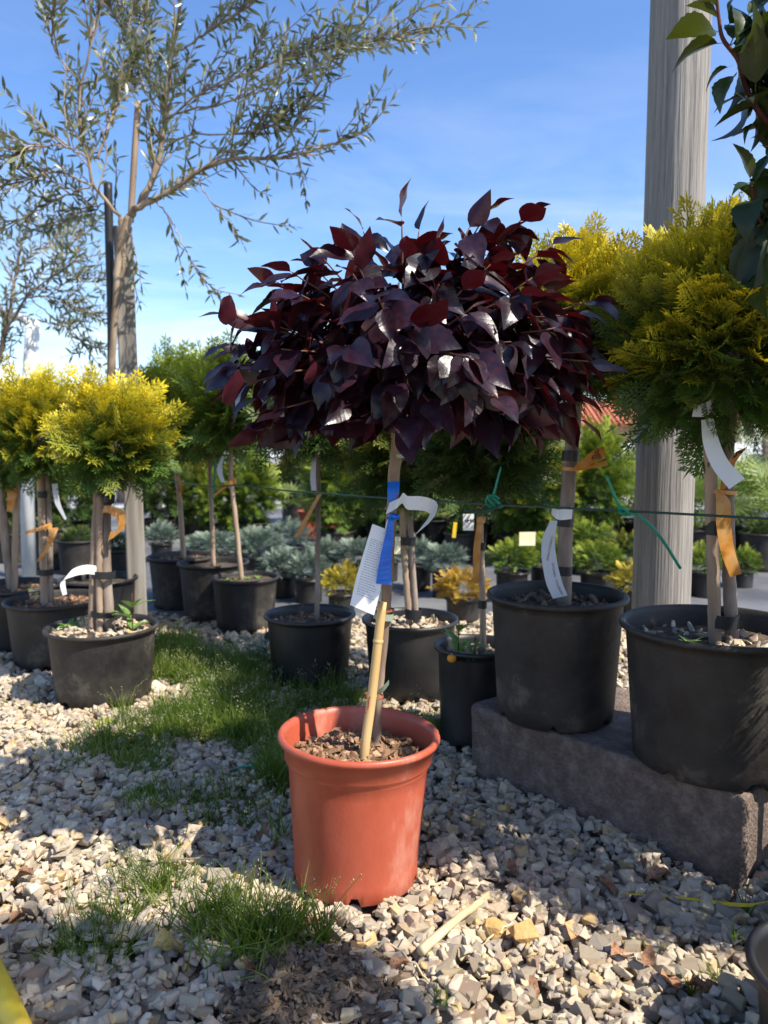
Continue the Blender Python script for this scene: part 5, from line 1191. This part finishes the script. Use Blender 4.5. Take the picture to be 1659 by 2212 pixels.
# palms
def frond_template(seed):
    rg = np.random.default_rng(seed); V, F = [], []
    for k in range(17):
        a = R(-105 + 210 * k / 16); L = .42 * (1 - .18 * abs(k - 8) / 8) * rg.uniform(.9, 1.05); d = np.array([math.sin(a), math.cos(a), 0]); s = np.array([d[1], -d[0], 0]); n = len(V)
        dz = rg.uniform(-.12, -.02)
        V.extend([np.zeros(3), d * L * .45 + s * .011 + [0, 0, .02], d * L + [0, 0, dz], d * L * .45 - s * .011 + [0, 0, .02]]); F.append((n, n + 1, n + 2, n + 3))
    return np.array(V) + [0, .45, 0], np.array(F)
FT = [frond_template(s) for s in range(3)]
PALM = []
for v in range(2):
    rg = np.random.default_rng(200 + v); parts, pet = [], []
    for k in range(15):
        th = k * 2.4 + rg.uniform(-.3, .3); el = rg.uniform(.15, 1.25); d = np.array([math.cos(th) * math.cos(el), math.sin(th) * math.cos(el), math.sin(el)]); B = basis(d, [0, 0, 1.0] + rg.normal(0, .3, 3)); t = int(rg.integers(3))
        s = rg.uniform(.75, 1.05); parts.append((FT[t][0] @ (B * s).T, FT[t][1])); pet.append(tube([np.zeros(3), d * .24 * s, d * .46 * s], [.007, .005, .004], 5))
    PALM.append((mesh_np('fronds', *join(parts)), mesh_np('stalks', *join(pet))))
def palm(px, base_y, top_y, label, group, v=0, potm=None, rim=None):
    g = ground(px, base_y); Y = g.y; T = empty('potted_palm', g, label, 'potted palm', group); top = at(px, top_y, Y).z; hp = .22; pot_at(T, .15, hp, potm or M_black); sc = max(.5, (top - hp) / .8)
    o = link('fronds', PALM[v][0], M_palm, T); o.location = (0, 0, hp); o.scale = (sc,) * 3; o.rotation_euler.z = px * .7; q = link('stalks', PALM[v][1], M_palm, T); q.location = o.location; q.scale = o.scale; q.rotation_euler.z = px * .7; tag(o, kind='stuff'); tag(q, kind='stuff')
PG = 'fan palms in black pots'
for k, (x, by, ty) in enumerate(((775, 1185, 960), (850, 1175, 965), (935, 1185, 975), (1010, 1195, 960), (1085, 1190, 970), (1170, 1185, 950), (1270, 1190, 940), (1330, 1185, 945), (1395, 1195, 960), (1500, 1215, 960), (1560, 1195, 965), (1625, 1205, 950), (1690, 1215, 960), (1300, 1160, 935), (1600, 1165, 945), (1450, 1170, 950))):
    palm(x, by, ty, 'green fan palm in a black pot ' + ('seen under the purple crown' if x < 1120 else 'between the thick-stemmed golden conifer and the round pole' if x < 1420 else 'behind the double-stemmed golden conifer'), PG, k % 2)
for k, (x, by, rim_) in enumerate(((668, 1162, 1103), (718, 1172, 1108))):
    g = ground(x, by); T = empty('potted_palm', g, 'small palm in a terracotta-red pot, %s of the pair behind the straight orange ribbon' % ('nearer' if k else 'farther'), 'potted palm'); pot_at(T, psize(27, g.y), at(x, rim_, g.y).z, M_red)
    o = link('fronds', PALM[k][0], M_palm, T); o.location = (0, 0, at(x, rim_, g.y).z); o.scale = (.55,) * 3; tag(o, kind='stuff')
for k, (x, by, rim_, hw) in enumerate(((992, 1215, 1150, 36), (1640, 1232, 1150, 45), (110, 1230, 1140, 40), (170, 1240, 1165, 45), (252, 1285, 1185, 40), (30, 1215, 1150, 40))):
    g = ground(x, by); T = empty('potted_shrub', g, 'plain grey-black pot with low green growth in the background row', 'potted shrub', 'plain pots in the background row'); pot_at(T, psize(hw, g.y), at(x, rim_, g.y).z, M_dusty)
    o = tag(link('foliage', mound_mesh('green', 0), M_conifer, T), kind='stuff'); o.location = (0, 0, at(x, rim_, g.y).z + .01); o.scale = (psize(hw, g.y) / .26,) * 2 + (.45,)
# trees on the skyline
def tree_mesh(seed, n=900, pal=((.05, .09, .03), (.13, .19, .06))):
    rg = np.random.default_rng(seed); P, Ms, C = [], [], []
    tv = np.array([(-.5, 0, 0), (0, .9, .1), (.5, 0, 0), (0, -.3, .05)]); tf = np.array([(0, 2, 1, 3)])
    cl = [(unit(rg.normal(size=3)) * rg.uniform(.3, .85), rg.uniform(.25, .45)) for _ in range(26)]
    for k in range(n):
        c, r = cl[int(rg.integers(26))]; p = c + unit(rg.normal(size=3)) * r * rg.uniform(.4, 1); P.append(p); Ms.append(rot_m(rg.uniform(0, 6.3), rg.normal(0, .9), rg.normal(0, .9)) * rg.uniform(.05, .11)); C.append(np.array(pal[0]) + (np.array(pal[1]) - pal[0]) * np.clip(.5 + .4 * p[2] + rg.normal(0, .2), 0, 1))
    V, F = scatter(tv, tf, np.array(Ms), P); return mesh_np('crown', V, F, np.repeat(np.array(C), 4, axis=0))
TM = [tree_mesh(1, 1500), tree_mesh(2, 1500, ((.07, .11, .03), (.20, .25, .07))), tree_mesh(3, 1500, ((.045, .08, .04), (.12, .17, .08)))]
def tree(px, top_y, wpx, Y, v, label, group):
    x = at(px, 950, Y).x; top = at(px, top_y, Y).z; T = empty('tree', Vector((x, Y, 0)), label, 'tree', group); rz = top * .46; rx = psize(wpx, Y) / 2
    o = tag(link('crown', TM[v], M_tree, T), kind='stuff'); o.location = (0, 0, top - rz); o.scale = (rx, rx * .8, rz); o.rotation_euler.z = px * .11
    tube_obj('trunk', [Vector((0, 0, 0)), Vector((.05, 0, top * .4)), Vector((0, 0, top * .7))], [.09, .07, .04], M_gtrunk, T, 8)
TG_ = 'trees on the skyline behind the nursery'
for k, (x, ty, wd, Y, v) in enumerate(((330, 800, 120, 9.5, 1), (400, 748, 130, 11, 2), (465, 752, 120, 10.5, 1), (535, 775, 110, 12, 2), (600, 800, 130, 12, 0), (680, 790, 130, 11, 1), (760, 800, 130, 13, 2), (840, 830, 140, 12, 0), (930, 820, 140, 12, 1), (1010, 830, 140, 13, 2), (1090, 840, 140, 12, 0), (1170, 850, 140, 12, 1), (1400, 865, 130, 14, 0), (1480, 880, 130, 14, 2), (1560, 880, 140, 14, 1), (1650, 870, 140, 14, 0), (1740, 860, 160, 13, 2), (260, 795, 130, 10, 1), (190, 800, 130, 10, 0), (110, 790, 140, 11, 1), (30, 780, 140, 10, 2), (-60, 770, 150, 10, 0))):
    if k in (4, 5) : continue
    tree(x, ty, wd, Y, v, 'bushy green tree on the skyline behind the nursery rows', TG_)
# white van with green stripe far behind
vx = at(500, 980, 15).x; VN = empty('van', Vector((vx, 15.4, 0)), 'long white van with a green stripe parked far behind the purple tree', 'van')
def part(name, boxes, m): V, F = join([box(*b) for b in boxes]); return link(name, mesh_np(name, V, F), m, VN)
bm = bmesh.new(); bmesh.ops.create_cube(bm, size=1); bmesh.ops.scale(bm, vec=(4.6, 1.9, 1.55), verts=bm.verts); bmesh.ops.translate(bm, vec=(0, 0, 1.2), verts=bm.verts); bmesh.ops.bevel(bm, geom=bm.edges[:], offset=.12, segments=3, affect='EDGES'); bmesh_obj('body', bm, M_vanw, VN, False)
part('stripe', [(0, -.955, .84, 4.3, .012, .07)], M_vang)
for x in (-1.5, -.4, .7, 1.7): part('window', [(x, -.957, 1.25, .9, .012, .45)], M_glass)
for x in (-1.5, 1.5):
    V, F = lathe([(.05, -.1), (.3, -.1), (.33, -.06), (.33, .06), (.3, .1), (.05, .1)], 24); o = link('wheel', mesh_np('wheel', V, F, smooth=True), M_tyre, VN); o.location = (x, -.85, .33); o.rotation_euler = (R(90), 0, 0)
    V, F = lathe([(.01, 0), (.17, 0), (.18, .02)], 20); h = link('hub', mesh_np('hub', V, F), M_metal, o); h.location = (0, 0, .105)
o = tube_obj('metal_post', [Vector((at(642, 1090, 7.5).x, 7.5, 0)), at(642, 985, 7.5)], .03, M_metal, None, 12); tag(o, 'grey metal post in front of the white van', 'post')
cx = at(1500, 975, 16); CA = empty('parked_car', Vector((cx.x, 16.5, 0)), 'pale car parked far behind the round pole', 'car')
bm = bmesh.new(); bmesh.ops.create_cube(bm, size=1); bmesh.ops.scale(bm, vec=(3.6, 1.6, .5), verts=bm.verts); bmesh.ops.translate(bm, vec=(0, 0, .55), verts=bm.verts); bmesh.ops.bevel(bm, geom=bm.edges[:], offset=.12, segments=3, affect='EDGES'); bmesh_obj('body', bm, M_vanw, CA)
bm = bmesh.new(); bmesh.ops.create_cube(bm, size=1); bmesh.ops.scale(bm, vec=(1.9, 1.4, .5), verts=bm.verts)
for v in bm.verts:
    if v.co.z > 0: v.co.x *= .72
bmesh.ops.translate(bm, vec=(0, 0, 1.02), verts=bm.verts); bmesh.ops.bevel(bm, geom=bm.edges[:], offset=.08, segments=2, affect='EDGES'); bmesh_obj('cabin', bm, M_glass, CA)
for x in (-1.15, 1.15):
    V, F = lathe([(.05, -.1), (.27, -.1), (.3, -.06), (.3, .06), (.27, .1), (.05, .1)], 24); o = link('wheel', mesh_np('wheel', V, F, smooth=True), M_tyre, CA); o.location = (x, -.72, .3); o.rotation_euler = (R(90), 0, 0)
# house with an orange tile roof
hx = at(1380, 900, 30); HO = empty('house', Vector((hx.x, 31, 0)), 'far house with an orange tiled roof behind the round pole', 'house')
V, F = box(0, 0, .75, 7, 4, 1.5); link('wall', mesh_np('wall', V, F), M_plaster, HO)
for x in (-2.2, 0, 2.2):
    V, F = box(x, -2.01, .9, .7, .06, .7); wn = link('window', mesh_np('window', V, F), M_vanw, HO); V, F = box(x, -2.045, .9, .58, .03, .58); link('pane', mesh_np('pane', V, F), M_glass, wn)
V = np.array([(-3.8, -2.4, 1.45), (3.8, -2.4, 1.45), (3.8, 0, 2.5), (-3.8, 0, 2.5), (-3.8, 2.4, 1.45), (3.8, 2.4, 1.45)]); RF = link('roof', mesh_np('roof', V, np.array([(0, 1, 2, 3), (3, 2, 5, 4)])), M_roof, HO)
parts = []
for i in range(38):
    x = -3.7 + .2 * i; parts.append(tube([(x, -2.42, 1.48), (x, -1.2, 2.0), (x, 0, 2.53)], .07, 6))
V, F = join(parts); tag(link('tiles', mesh_np('tiles', V, F), M_roof, RF), kind='stuff')
